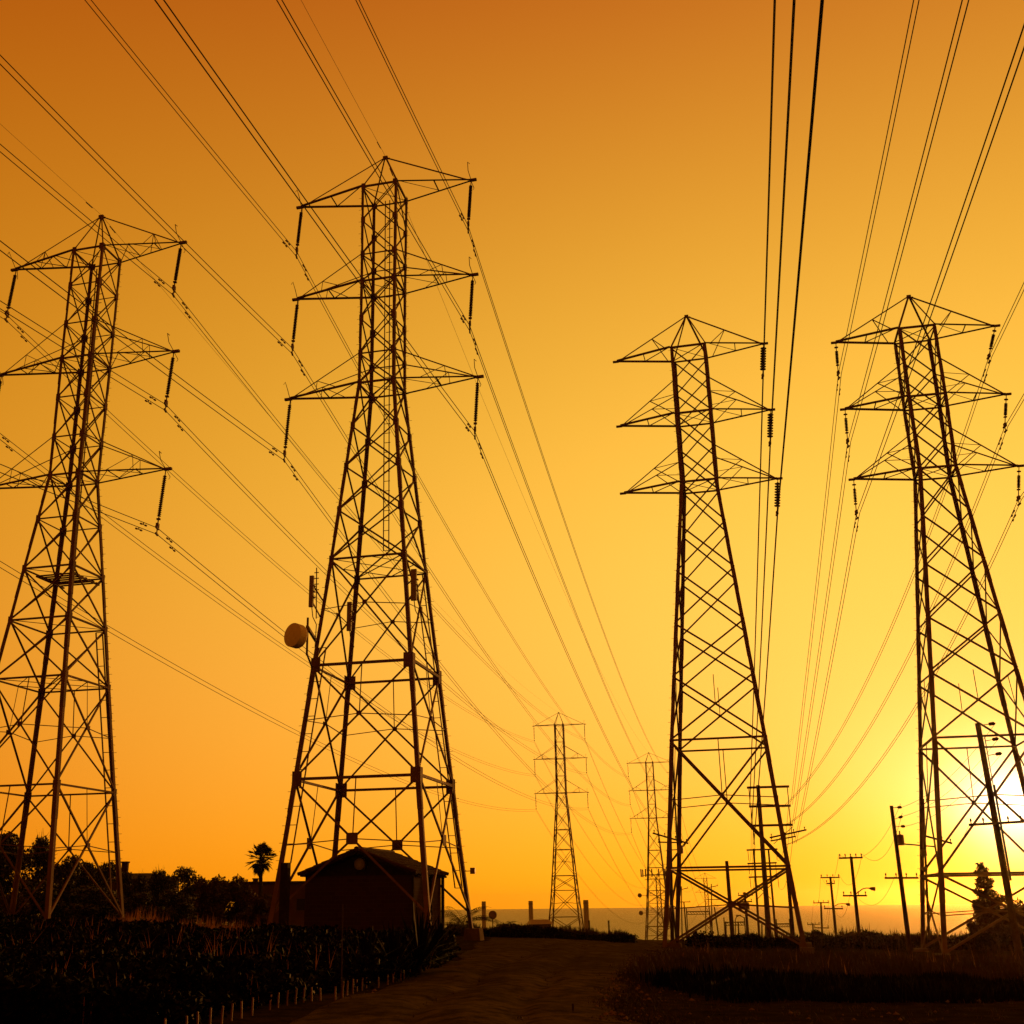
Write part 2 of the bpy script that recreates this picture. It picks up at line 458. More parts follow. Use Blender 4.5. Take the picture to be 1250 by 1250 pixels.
class Tower:
    def __init__(s, name, label, group, x, y, yaw, base, apex, arms, prof, panels, legw, bw, ties, step=(), style='x'):
        """arms: [(z, half length)] from the top, prof: [(z, half width)] from the top to the foot"""
        s.x, s.y, s.yaw, s.base, s.arms, s.apex = x, y, yaw, base, arms, apex
        s.root = empty(name, (x, y, base), yaw, label, 'tower', group)
        s.prof = sorted(prof)
        s.zs = [p[0] for p in s.prof]; s.ws = [p[1] for p in s.prof]
        r = s.root
        foot = s.zs[0]; top = s.zs[-1]
        lw0, lw1 = legw
        # legs
        for ci, (sx, sy) in enumerate(CORN):
            b = MB()
            for k in range(len(s.prof) - 1):
                z0, z1 = s.zs[k], s.zs[k + 1]
                w = lw0 + (lw1 - lw0) * ((z0 + z1) / 2 - foot) / (top - foot)
                b.angle(s.C(ci, z0 - (0.02 if k else 0)), s.C(ci, z1), (-sx, 0, 0), (0, -sy, 0), w, 0.03)
            for k, z in enumerate(s.spl(panels)):          # splice plates, slightly thicker lengths
                w = lw0 + (lw1 - lw0) * (z - foot) / (top - foot)
                p0, p1 = s.C(ci, z - 0.75), s.C(ci, z + 0.75)
                o = Vector((sx, sy, 0)) * 0.014
                b.angle(p0 + o, p1 + o, (-sx, 0, 0), (0, -sy, 0), w * 1.12, 0.03)
            if ci in step:
                z = foot + 3.0; k = 0
                while z < top:
                    p = s.C(ci, z)
                    d = Vector((sx, 0, 0)) if k % 2 else Vector((0, sy, 0))
                    if k % 2: b.tube([p, p + d * 0.17], 0.011, 4)
                    else: b.tube([p, p + d * 0.17], 0.011, 4)
                    z += 0.42; k += 1
            b.build('leg', STEEL, r)
            fb = MB()
            c = s.C(ci, foot)
            gl = g(*s.W2(c)) - base
            hh = max(0.25, c.z - gl)
            fb.add([c + Vector((i * q, j * q, dz)) for dz, q in ((0.05, 0.40), (-hh - 0.4, 0.5)) for (i, j) in CORN],
                   [(0, 1, 2, 3), (7, 6, 5, 4), (0, 4, 5, 1), (1, 5, 6, 2), (2, 6, 7, 3), (3, 7, 4, 0)])
            fb.build('concrete_footing', CONCRETE, r)
        # faces
        for fi in range(4):
            b = MB()
            n = FN[fi]
            i, j = fi, (fi + 1) % 4
            for (zt, zb, ty_) in panels:
                w = bw * (0.75 + 0.5 * (1 - (zt - foot) / (top - foot)))
                a0, a1, b0, b1 = s.C(i, zt), s.C(j, zt), s.C(i, zb), s.C(j, zb)
                if 'X' in ty_:
                    b.brace(a0, b1, w, n)
                    b.brace(a1, b0, w, n, off=0.07)
                if 'H' in ty_:
                    b.brace(a0, a1, w * 0.9, n, off=0.03)
                ctr, zc = s.cross(i, j, zt, zb)
                if 'R' in ty_:          # redundant members out to the legs, hanger up to the ring
                    zl = zc - 0.25
                    b.brace(ctr, s.C(i, zl), w * 0.45, n, off=0.05)
                    b.brace(ctr, s.C(j, zl), w * 0.45, n, off=0.05)
                if 'V' in ty_:
                    b.brace(ctr, (a0 + a1) / 2, w * 0.45, n, off=0.05)
                if 'U' in ty_:
                    b.brace(ctr, (a0 + a1) / 2 * 1.0, w * 0.4, n, off=0.05)
                if 'K' in ty_:          # leg sub-bracing
                    for (leg, q0) in ((i, a0), (j, a1)):
                        m1 = (q0 + ctr) / 2
                        b.brace(m1, s.C(leg, (zt + zc) / 2), w * 0.4, n, off=0.05)
                if 'P' in ty_:
                    dx = (a1 - a0).normalized()
                    b.box(ctr - Vector(n) * 0.02, (0.60, 0.03, 0.56), (dx, Vector(n), Vector((0, 0, 1))))
                elif 'R' in ty_:
                    dx = (a1 - a0).normalized()
                    b.box(ctr - Vector(n) * 0.02, (0.26, 0.03, 0.24), (dx, Vector(n), Vector((0, 0, 1))))
                if style != 'old' or 'G' in ty_:
                    gsz = 0.52 if 'G' in ty_ else 0.27
                    for (leg, sg) in ((i, 1), (j, -1)):
                        c = s.C(leg, zt)
                        dx = (a1 - a0).normalized() * sg
                        b.box(c + dx * gsz * 0.42 - Vector(n) * 0.016, (gsz, 0.018, gsz * 1.5), (dx, Vector(n), Vector((0, 0, 1))))
            b.build('face_bracing', STEEL, r)
        # rings with plan bracing
        for (zt, zb, ty_) in panels:
            if 'D' in ty_:
                b = MB()
                for fi in range(4):
                    b.brace(s.C(fi, zt), s.C((fi + 1) % 4, zt), bw * (1.5 if 'G' in ty_ else 1.1), FN[fi], 0.02, off=-0.02)
                for (i, j) in ((0, 2), (1, 3)):
                    if s.w(zt) < 2.6 and style != 'old':
                        b.brace(s.C(i, zt), s.C(j, zt), bw * 0.55, (0, 0, 1))
                if 'M' in ty_:
                    mid = [(s.C(k, zt) + s.C((k + 1) % 4, zt)) / 2 for k in range(4)]
                    for k in range(4):
                        b.brace(mid[k], mid[(k + 1) % 4], bw * 0.5, (0, 0, 1))
                b.build('ring_frame', STEEL, r)
        # peak
        b = MB()
        wt = s.w(arms[0][0])
        zt = arms[0][0] - base
        ap = Vector((0, 0, apex - base))
        for ci in range(4):
            sx, sy = CORN[ci]
            b.brace(s.C(ci, zt + base), ap + Vector((sx * 0.05, sy * 0.05, 0)), bw * 0.95, (-sx, -sy, 0))
        b.box(ap, (0.30, 0.16, 0.14))
        b.box(ap + Vector((0.05, 0, -0.12)), (0.5, 0.1, 0.06))
        b.build('peak_frame', STEEL, r)
        # arms
        for k, (z, L) in enumerate(arms):
            zl = z - base
            w_ = s.w(z)
            body = MB()
            for fi in range(4):
                body.brace(s.C(fi, z), s.C((fi + 1) % 4, z), bw * 1.2, FN[fi], 0.02, off=-0.015)
            body.brace(s.C(0, z), s.C(2, z), bw * 0.5, (0, 0, 1)); body.brace(s.C(1, z), s.C(3, z), bw * 0.5, (0, 0, 1), off=0.08)
            body.build('ring_frame', STEEL, r)
            for side in (-1, 1):
                b = MB()
                tip = Vector((side * L, 0, zl))
                near, far = Vector((side * w_, -w_, zl)), Vector((side * w_, w_, zl))
                b.brace(near, tip + Vector((0, -0.06, 0)), bw * 1.25, (0, 0, 1), 0.02)
                b.brace(far, tip + Vector((0, 0.06, 0)), bw * 1.25, (0, 0, 1), 0.02)
                lerp = lambda p, q, t: p + (q - p) * t
                frs = (0.5,) if style != 'dense' else (0.33, 0.66)
                prev = (near, far)
                for qi, fr in enumerate(frs):
                    n1, f1 = lerp(near, tip, fr), lerp(far, tip, fr)
                    b.brace(n1, f1, bw * (0.9 if style != 'old' else 0.55), (0, 0, 1))
                    b.brace(prev[0], f1, bw * 0.5, (0, 0, 1), off=0.05)
                    if style == 'dense': b.brace(prev[1], n1, bw * 0.5, (0, 0, 1), off=0.09)
                    prev = (n1, f1)
                if style != 'dense': b.brace(lerp(far, tip, 0.5), lerp(near, tip, 0.5), bw * 0.5, (0, 0, 1))
                if k == 0:
                    b.brace(ap, tip + Vector((-side * 0.15, 0, 0.06)), bw * 0.75, (0, 1, 0))
                    if style in ('old', 'dense'):
                        m1 = lerp(ap, tip, 0.5 if style == 'old' else 0.66)
                        tg = 0.08 if style == 'old' else 0.5
                        b.brace(m1, lerp(near, tip, tg), bw * 0.5, (0, 1, 0)); b.brace(m1, lerp(far, tip, tg), bw * 0.5, (0, 1, 0))
                        if style == 'dense': b.brace(m1, lerp(near, tip, 0.68), bw * 0.45, (0, 1, 0)); b.brace(m1, lerp(far, tip, 0.68), bw * 0.45, (0, 1, 0))
                else:
                    zt_ = ties[k]
                    for sy in (-1, 1):
                        w2 = s.w(zt_)
                        src = Vector((side * w2, sy * w2, zt_ - base))
                        e = tip + Vector((-side * 0.15, sy * 0.05, 0.06))
                        b.brace(src, e, bw * 0.65, (0, 1, 0))
                        q = near if sy < 0 else far
                        m1 = lerp(src, e, 0.45)
                        if style == 'old':
                            b.brace(m1, lerp(q, tip, 0.0), bw * 0.5, (0, 1, 0))
                            b.brace(m1, Vector((side * s.w(zt_ - 1), sy * s.w(zt_ - 1), zt_ - 1.1 - base)), bw * 0.35, (0, 1, 0))
                        else:
                            m2 = lerp(src, e, 0.62)
                            b.brace(m2, lerp(q, tip, 0.62), bw * 0.4, (0, 1, 0))
                            b.brace(m2, lerp(q, tip, 0.28), bw * 0.4, (0, 1, 0))
                b.box(tip + Vector((side * 0.12, 0, 0)), (0.46, 0.16, 0.14))
                if style != 'old':       # arcing horn at the tip
                    b.tube([tip + Vector((0, -0.1, 0.05)), tip + Vector((-side * 0.05, -0.55, 0.35)), tip + Vector((side * 0.0, -0.85, 0.75)), tip + Vector((side * 0.12, -0.80, 0.62))], 0.022, 4)
                    b.tube([tip + Vector((0, 0.1, -0.05)), tip + Vector((side * 0.1, 0.35, -0.35)), tip + Vector((side * 0.05, 0.3, -0.5))], 0.02, 4)
                b.build('cross_arm', STEEL, r)
    def spl(s, panels):
        return [p[0] - 0.9 for p in panels if (p[0] - s.zs[0]) > 4 and 'X' in p[2]]
    def w(s, z):
        return float(np.interp(z, s.zs, s.ws))
    def C(s, ci, z):
        w = s.w(z)
        return Vector((CORN[ci][0] * w, CORN[ci][1] * w, z - s.base))
    def cross(s, i, j, zt, zb):
        wt, wb = s.w(zt), s.w(zb)
        t = wt / (wt + wb)
        zc = zt + (zb - zt) * t
        p = s.C(i, zt) + (s.C(j, zb) - s.C(i, zt)) * t
        return p, zc
    def W2(s, p):
        c, sn = math.cos(s.yaw), math.sin(s.yaw)
        return s.x + c * p.x - sn * p.y, s.y + sn * p.x + c * p.y
    def world(s, p):
        x, y = s.W2(p)
        return Vector((x, y, p.z + s.base))
    def local(s, P):
        c, sn = math.cos(s.yaw), math.sin(s.yaw)
        dx, dy = P[0] - s.x, P[1] - s.y
        return Vector((c * dx + sn * dy, -sn * dx + c * dy, P[2] - s.base))
    def tip(s, k, side):
        z, L = s.arms[k]
        return s.world(Vector((side * L, 0, z - s.base)))

def panels_from(zl):
    return [(zl[i][0], zl[i + 1][0], zl[i][1]) for i in range(len(zl) - 1)]

NEAR = 'large lattice towers near the camera'
T1 = Tower('transmission_tower', 'leftmost near lattice tower, cut by the left edge, with thin dense cross bracing', NEAR,
           -22.14, 61.349, -0.25516, g(-22.14, 61.35), 40.10, [(37.30, 5.6), (30.15, 5.67), (22.94, 5.74)],
           [(37.3, 1.013), (30.15, 1.018), (22.94, 0.978), (17.44, 1.536), (14.516, 1.823), (11.297, 2.143), (5.777, 2.707), (-0.574, 3.40)],
           panels_from([(37.3, 'XH'), (34.93, 'XH'), (32.40, 'XH'), (30.15, 'X'), (27.7, 'XH'), (25.25, 'XH'), (22.94, 'X'), (20.32, 'XH'), (17.41, 'XHD'),
                        (14.51, 'XHD'), (11.32, 'XHDRVM'), (5.79, 'XHDRV'), (-0.574, '')]),
           (0.22, 0.12), 0.082, {1: 32.40, 2: 25.25}, (2,), 'dense')
T2 = Tower('transmission_tower', 'tall near lattice tower with a round dish antenna, standing over the brick hut', NEAR,
           -4.906, 62.792, -0.24498, g(-4.9, 62.8), 45.16, [(42.45, 5.6), (35.80, 5.62), (29.03, 5.84)],
           [(42.45, 1.137), (35.80, 1.098), (29.03, 1.127), (18.03, 2.176), (12.05, 2.779), (6.107, 3.37), (3.096, 3.67), (-1.30, 4.17)],
           panels_from([(42.45, 'X'), (40.06, 'X'), (37.65, 'XH'), (35.80, 'X'), (33.3, 'X'), (30.95, 'XH'), (29.03, 'X'), (26.23, 'X'), (23.66, 'X'), (20.98, 'X'),
                        (18.03, 'XDRM'), (12.05, 'XDGRV'), (6.107, 'XDGRVP'), (-0.55, '')]),
           (0.245, 0.13), 0.095, {1: 37.65, 2: 30.95}, (0, 2), 'mid')
T3 = Tower('transmission_tower', 'near lattice tower just right of the dirt track, insulators on its right arms only', NEAR,
           17.459, 81.365, -0.25647, g(17.46, 81.36), 43.54, [(40.34, 5.6), (34.83, 5.62), (29.33, 5.63)],
           [(40.34, 1.342), (34.83, 1.37), (29.33, 1.363), (10.30, 3.187), (2.05, 3.89), (-2.823, 4.414)],
           panels_from([(40.34, 'X'), (37.48, 'X'), (34.83, 'X'), (31.98, 'X'), (29.33, 'X'), (26.0, 'X'), (22.4, 'X'), (18.5, 'X'), (14.7, 'XU'),
                        (10.30, 'XDRV'), (2.05, 'XDR'), (-2.823, '')]),
           (0.29, 0.22), 0.12, {1: 37.48, 2: 31.98}, (0,), 'old')
T4 = Tower('transmission_tower', 'rightmost near lattice tower, its legs crossing the setting sun', NEAR,
           33.370, 77.290, -0.21501, g(33.37, 77.29), 42.82, [(39.63, 5.6), (34.17, 5.54), (28.67, 5.55)],
           [(39.63, 1.302), (34.17, 1.332), (28.67, 1.294), (9.734, 3.123), (1.42, 3.979), (-3.18, 4.454)],
           panels_from([(39.63, 'X'), (36.85, 'X'), (34.17, 'X'), (31.4, 'X'), (28.67, 'X'), (25.2, 'X'), (21.65, 'X'), (17.86, 'X'), (14.08, 'XU'),
                        (9.734, 'XDRV'), (1.42, 'XDR'), (-3.18, '')]),
           (0.29, 0.22), 0.12, {1: 36.85, 2: 31.4}, (3,), 'old')
def far_tower(label, x, y, yaw, zf, apex, arms, bw=0.10, legw=(0.26, 0.2), wf=3.3):
    za, zb, zc = [a[0] for a in arms]
    q = zc - zf
    lv = [(za, 'XH'), ((za + zb) / 2, 'XH'), (zb, 'XH'), ((zb + zc) / 2, 'XH'), (zc, 'X'), (zf + q * .875, 'X'), (zf + q * .74, 'XHD'), (zf + q * .60, 'XHDR'), (zf + q * .42, 'XHD'),
          (zf + q * .32, 'XHDR'), (zf + q * .14, 'XHDR'), (zf, '')]
    return Tower('transmission_tower', label, 'distant lattice towers', x, y, yaw, zf - 0.4, apex, arms,
                 [(za, 1.02), (zb, 1.05), (zc, 1.1), (zf + q * .60, 2.0), (zf + q * .3, 2.7), (zf, wf)],
                 panels_from(lv), legw, bw, {1: za - (za - zb) * .62, 2: zb - (zb - zc) * .62}, (), 'mid')
T5 = far_tower('larger distant lattice tower standing clear in the open beside a grey chimney',
               19.97, 257.55, -0.1955, -7.0, 39.88, [(37.11, 5.6), (29.81, 5.65), (22.48, 5.64)], wf=3.6)
T6 = far_tower('distant lattice tower with a ring of antennas, half hidden behind a near tower',
               47.18, 308.54, -0.21, -10.2, 37.02, [(34.43, 5.6), (27.36, 5.52), (20.37, 5.59)], wf=3.6)
T8 = far_tower('small far lattice tower seen through the legs of the distant antenna tower', 84.5, 548, -0.20, -32, 12.0, [(9.4, 5.6), (2.4, 5.6), (-4.6, 5.6)], 0.15, (0.45, 0.36), wf=3.4)
T7 = far_tower('smallest far lattice tower, low between the legs of the tower right of the track', 127.5, 660, -0.20, -36, 14.5, [(11.6, 5.6), (4.4, 5.6), (-2.8, 5.6)], 0.17, (0.5, 0.4), wf=3.6)

# ladders and equipment fixed to the towers
def ladder(T, ci, z0, z1, inset=0.45):
    b = MB()
    sx, sy = CORN[ci]
    n = int((z1 - z0) / 0.45)
    P = []
    for k in range(n + 1):
        z = z0 + (z1 - z0) * k / n
        c = T.C(ci, z) + Vector((-sx * inset, -sy * 0.06, 0))
        P.append((c + Vector((-0.2, 0, 0)), c + Vector((0.2, 0, 0))))
    b.bar(P[0][0], P[-1][0], 0.06); b.bar(P[0][1], P[-1][1], 0.06)
    for k in range(0, n + 1, 2):
        b.bar(P[k][0], P[k][1], 0.035)
    b.build('ladder', STEEL, T.root)
ladder(T1, 2, 0.5, 14.4)
ladder(T2, 2, 0.8, 18, 0.5)
ladder(T2, 0, 2.0, 13.0, 0.42)
# work platform inside the leftmost tower
b = MB()
for k in range(7):
    y = -1.1 + k * 0.36
    b.box((0.3, y, 17.05 - T1.base), (2.3, 0.14, 0.05))
b.box((-0.8, 0, 16.98 - T1.base), (0.08, 2.6, 0.08)); b.box((1.4, 0, 16.98 - T1.base), (0.08, 2.6, 0.08))
b.build('work_platform', STEEL, T1.root)
# cage of cable hoops inside upper body
for T, za, zb in ((T1, 18, 36.5), (T2, 19, 42)):
    b = MB()
    for dx in (-0.16, 0.16):
        b.bar((dx + 0.3, 0.2, za - T.base), (dx * 0.9 + 0.15, 0.1, zb - T.base), 0.05)
    for k in range(int((zb - za) / 0.6)):
        z = za + k * 0.6
        b.bar((0.12, 0.2, z - T.base), (0.48, 0.2, z - T.base), 0.03)
    b.build('ladder', STEEL, T.root)

def on(T, px, py, Y):
    return T.local(at(px, py, Y))
# dish antenna
b = MB()
c = on(T2, 360.5, 776, 57.6)
ax = Vector((-0.42, -0.90, 0.06)).normalized()
rD = 0.62
b.lathe(c, ax, [(-0.34, rD * 0.5), (-0.30, rD * 0.95), (-0.22, rD), (0.20, rD), (0.205, rD * 0.97), (0.25, rD * 0.5), (0.26, 0.02)], 28)
dish = b.build('dish_antenna', DISH, T2.root)
b = MB()
legp = T2.C(0, 13.8)
pm0, pm1 = on(T2, 374.5, 800, 57.9), on(T2, 375.8, 754, 57.9)
b.tube([pm0, pm1], 0.06, 8)
b.bar(on(T2, 375, 765, 57.9), T2.C(0, (T2.world(on(T2, 375, 767, 57.9)).z)), 0.14)
b.bar(on(T2, 375, 799, 57.9), T2.C(0, (T2.world(on(T2, 375, 800, 57.9)).z)), 0.08)
b.bar(c - ax * 0.3, on(T2, 375, 776, 57.9), 0.16)
b.build('mounting_bracket', STEEL, dish)
def panel_antenna(x, y0, y1, Y, w, pole=None, leg=0):
    b = MB()
    p, q = on(T2, x, y0, Y), on(T2, x, y1, Y)
    m_ = (p + q) / 2
    b.box(m_, (w, 0.16, (p - q).length))
    for k in (-0.3, 0.0, 0.3):
        b.box(m_ + Vector((w * 0.5, 0.1, k)), (0.12, 0.18, 0.06))
    a = b.build('panel_antenna', GREY, T2.root)
    b = MB()
    zc = T2.world(m_).z
    b.bar(m_ + Vector((0, 0.12, 0.4)), T2.C(leg, zc + 0.4), 0.06); b.bar(m_ + Vector((0, 0.12, -0.5)), T2.C(leg, zc - 0.5), 0.06)
    b.tube([q + Vector((0, 0.05, 0)), q + Vector((0.05, 0.1, -0.5)), q + Vector((0.25, 0.12, -0.9)), T2.C(leg, zc - 2.2)], 0.025, 5)
    if pole:
        b.tube([on(T2, pole, y0 - 10, Y), on(T2, pole - 0.5, y1 + 14, Y)], 0.03, 6)
        for yy in range(4):
            z_ = on(T2, pole, y0 - 4 + yy * 7, Y)
            b.bar(z_ + Vector((-0.12, 0, 0)), z_ + Vector((0.12, 0, 0)), 0.04)
    b.build('mounting_bracket', STEEL, a)
panel_antenna(380.2, 703, 741, 57.6, 0.21, 386.5, 0)
panel_antenna(505.2, 695, 733, 58.6, 0.29, None, 1)
panel_antenna(426.5, 735, 770, 64.9, 0.26, None, 3)
b = MB()
bx = on(T2, 577.3, 1063, 65)
b.box(bx, (0.26, 0.22, 0.32)); b.bar(bx, T2.C(2, T2.world(bx).z), 0.04)
b.build('junction_box', GREY, T2.root)
b = MB()
bx = on(T2, 341, 1085, 58.5)
b.box(bx + Vector((0.16, 0.3, -0.3)), (0.36, 0.4, 3.0)); b.build('equipment_cabinet', TRIM, T2.root)
for (x, y, h) in ((1127.5, 1041, 0.42), (1128.5, 1060, 0.22)):
    b = MB(); bx = on(T4, x, y, 79.5); b.box(bx, (0.34, 0.3, h)); b.bar(bx, T4.C(3, T4.world(bx).z), 0.06); b.build('junction_box', GREY, T4.root)
b = MB(); bx = on(T3, 830.5, 1037, 77.8); b.box(bx, (0.36, 0.3, 0.5)); b.bar(bx, T3.C(0, T3.world(bx).z), 0.06); b.build('junction_box', GREY, T3.root)
# ring of cell antennas on the distant tower
z6 = at(790, 1068, 308).z
b = MB()
w6 = T6.w(z6) + 0.35
for fi in range(4):
    i, j = CORN[fi], CORN[(fi + 1) % 4]
    b.bar((i[0] * w6, i[1] * w6, z6 - T6.base), (j[0] * w6, j[1] * w6, z6 - T6.base), 0.16)
plat = b.build('antenna_platform', STEEL, T6.root)
for (ax_, ay_) in ((-3.6, -1.8), (-2.4, -2.9), (-0.8, -3.2), (0.9, -3.2), (2.5, -2.9), (3.6, -1.6), (3.2, 1.8), (-3.4, 1.5)):
    b = MB()
    b.box((ax_, ay_, z6 + 0.45 - T6.base), (0.32, 0.2, 1.9))
    b.bar((ax_, ay_, z6 - 0.1 - T6.base), (ax_ * 0.6, ay_ * 0.6, z6 - 0.05 - T6.base), 0.09)
    b.build('panel_antenna', GREY, plat)
for (px_, py_) in ((781, 1093), (782.5, 1114.5)):
    b = MB(); c = T6.local(at(px_, py_, 306)); b.lathe(c, (-0.5, -0.85, 0), [(-0.3, 0.15), (-0.2, 0.5), (0, 0.55), (0.25, 0.5), (0.28, 0.05)], 14)
    b.bar(c, T6.C(0, T6.world(c).z), 0.1); b.build('dish_antenna', GREY, T6.root)

# ------------------------------------------------------------------ insulators and conductors
def insulator(T, k, side, drop, swing, kind, label, group):
    tip = T.tip(k, side) + Vector((0, 0, -0.08))
    loc = Vector((math.cos(T.yaw), math.sin(T.yaw), 0))
    bot = T.tip(k, side) + loc * swing + Vector((0, 0, -drop))
    d = (bot - tip)
    L = d.length
    d.normalize()
    root = empty('insulator_string', tip, 0, label, 'insulator', group)
    O = Vector((0, 0, 0))
    b = MB()
    if kind == 'long':
        a0, a1, rr, n, rc = 0.30, L - 0.62, 0.115, 22, 0.085
    elif kind == 'fat':
        a0, a1, rr, n, rc = 0.22, L - 0.55, 0.235, 9, 0.11
    elif kind == 'short':
        a0, a1, rr, n, rc = 0.62, L - 0.85, 0.13, 9, 0.08
    else:
        a0, a1, rr, n, rc = 0.25, L - 0.35, 0.12, 8, 0.07
    prof = []
    st = (a1 - a0) / n
    for q in range(n):
        h = a0 + q * st
        prof += [(h, rc * 0.7), (h + st * 0.3, rc), (h + st * 0.45, rr), (h + st * 0.62, rr * 0.92), (h + st * 0.68, rc * 0.7)]
    b.lathe(O, d, prof, 10)
    b.build('disc_stack', PORCELAIN, root)
    b = MB()
    b.tube([O, d * a0], 0.03, 5)
    if kind == 'short':
        b.lathe(d * 0.28, d, [(0, 0.03), (0.03, 0.15), (0.07, 0.15), (0.1, 0.03)], 8)
    b.build('shackle', STEEL, root)
    b = MB()
    b.tube([d * a1, d * L], 0.035, 5)
    b.box(d * (L - 0.15), (0.14, 0.28, 0.20)); b.box(d * L, (0.10, 0.5, 0.12))
    if kind in ('long', 'short'):
        b.box(d * (a1 + 0.12), (0.2, 0.16, 0.08))
        b.box(d * L + Vector((0, 0, -0.36)), (0.09, 0.42, 0.10)); b.bar(d * L, d * L + Vector((0, 0, -0.36)), 0.05)
    b.build('line_clamp', STEEL, root)
    return bot

B13 = R(13.0)
BACK = Vector((-math.sin(B13), -math.cos(B13), 0))
def span_pts(a, b_, c, n=40):
    L = Vector((b_.x - a.x, b_.y - a.y, 0)).length
    pts = []
    for i in range(n + 1):
        t = i / n
        p = a.lerp(b_, t)
        p.z -= c * (t * L) * (L - t * L)
        pts.append(p)
    return pts
def back_pts(a, m0, c, S_, n=28):
    return [a + BACK * s + Vector((0, 0, m0 * s + c * s * s)) for s in [S_ * (1 - i / n) for i in range(n)]]
def conductor(name, pts, sep, r, label, group, cat='power cable', dampers=(), rfar=None):
    """twin bundle: two wires offset by sep, with vibration dampers near the clamps"""
    root = empty(name, pts[0], 0, label, cat, group)
    o = pts[0]
    for sgn in (0, 1):
        b = MB()
        b.tube([p - o + sep * sgn for p in pts], r, 5)
        b.build('wire', WIRE, root)
    for (i0, dist) in dampers:
        p = pts[i0]
        d = (pts[i0 + 1] - pts[i0]).normalized() if dist > 0 else (pts[i0 - 1] - pts[i0]).normalized()
        for sgn in (0, 1):
            b = MB()
            q = p + d * (abs(dist) + 0.45 * sgn) - o + sep * sgn
            dn = Vector((0, 0, -0.12))
            b.tube([q + dn - d * 0.28, q + dn + d * 0.28], 0.018, 4)
            b.bar(q, q + dn, 0.05, 0.03)
            for e in (-1, 1):
                b.tube([q + dn + d * (0.16 * e), q + dn + d * (0.32 * e)], 0.05, 6)
            b.build('vibration_damper', STEEL, root)
    return root
POS = {(0, -1): 'top left', (0, 1): 'top right', (1, -1): 'middle left', (1, 1): 'middle right', (2, -1): 'bottom left', (2, 1): 'bottom right'}
VSEP = Vector((0, 0, -0.36))
def T_line(T, name, drops, swing, kind, m0, cback, Sback, Tfar, fdrop, cf, sep, r, far2=None, farname='', group=''):
    for (k, side), drop in drops.items():
        sw = swing[side] if isinstance(swing, dict) else swing
        bot = insulator(T, k, side, drop, sw, kind, '%s insulator string under the %s arm of %s' % ({'long': 'long thin', 'fat': 'fat ribbed', 'short': 'short'}[kind], POS[(k, side)], name), 'insulators of the near towers')
        end = Tfar.tip(k, side) + Vector((0, 0, -fdrop))
        pts = back_pts(bot, m0, cback, Sback)
        i0 = len(pts)
        pts += span_pts(bot, end, cf)
        conductor('power_cable', pts, sep, r, 'twin cables passing under the %s arm of %s' % (POS[(k, side)], name), group, dampers=((i0, 1.5), (i0, -1.5)))
D1 = {(0, -1): 3.1, (0, 1): 3.1, (1, -1): 3.28, (1, 1): 3.28, (2, -1): 3.39, (2, 1): 3.39}
D2 = {(0, -1): 3.22, (0, 1): 3.22, (1, -1): 3.36, (1, 1): 3.38, (2, -1): 3.6, (2, 1): 3.41}
n1, n2, n3, n4 = 'the leftmost tower', 'the tower over the hut', 'the tower right of the track', 'the rightmost tower'
T_line(T1, n1, D1, -0.25, 'long', -0.112, 4e-4, 110, T5, 3.25, 4.2e-4, VSEP, 0.021, group='twin cables of the left lines')
T_line(T2, n2, D2, -0.22, 'long', -0.088, 4e-4, 110, T6, 3.45, 4.2e-4, VSEP, 0.021, group='twin cables of the left lines')
for T, nx, nm, e0 in ((T5, T8, 'the distant tower by the chimney', 3.25), (T6, T7, 'the distant antenna tower', 3.45)):
    for (k, side), pos in POS.items():
        bot = insulator(T, k, side, e0, 0, 'far', 'tiny insulator string under the %s arm of %s' % (pos, nm), 'insulators of the distant towers')
        conductor('power_cable', span_pts(bot, nx.tip(k, side) + Vector((0, 0, -3.2)), 4.0e-4, 30), VSEP, 0.022, 'seaward twin cables from the %s arm of %s' % (pos, nm), 'twin cables beyond the distant towers')
# single shield wires over the peaks
for T, Tf, nm, m0 in ((T1, T5, n1, -0.085), (T2, T6, n2, -0.062)):
    a = T.world(Vector((0, 0, T.apex - T.base + 0.08)))
    pts = back_pts(a, m0, 3e-4, 110) + span_pts(a, Tf.world(Vector((0, 0, Tf.apex - Tf.base))), 3.2e-4)
    b = MB()
    b.tube([p - a for p in pts], 0.011, 4)
    for sgn in (-1, 1):
        i = 28 + sgn
        d = (pts[i] - pts[28]).normalized()
        q = d * 1.4
        b.tube([q - d * 0.35 + Vector((0, 0, -0.06)), q + d * 0.35 + Vector((0, 0, -0.06))], 0.03, 5)
    o = b.build('shield_wire', WIRE)
    o.location = a
    tag(o, 'thin single shield wire over the peak of ' + nm, 'shield wire', 'shield wires')

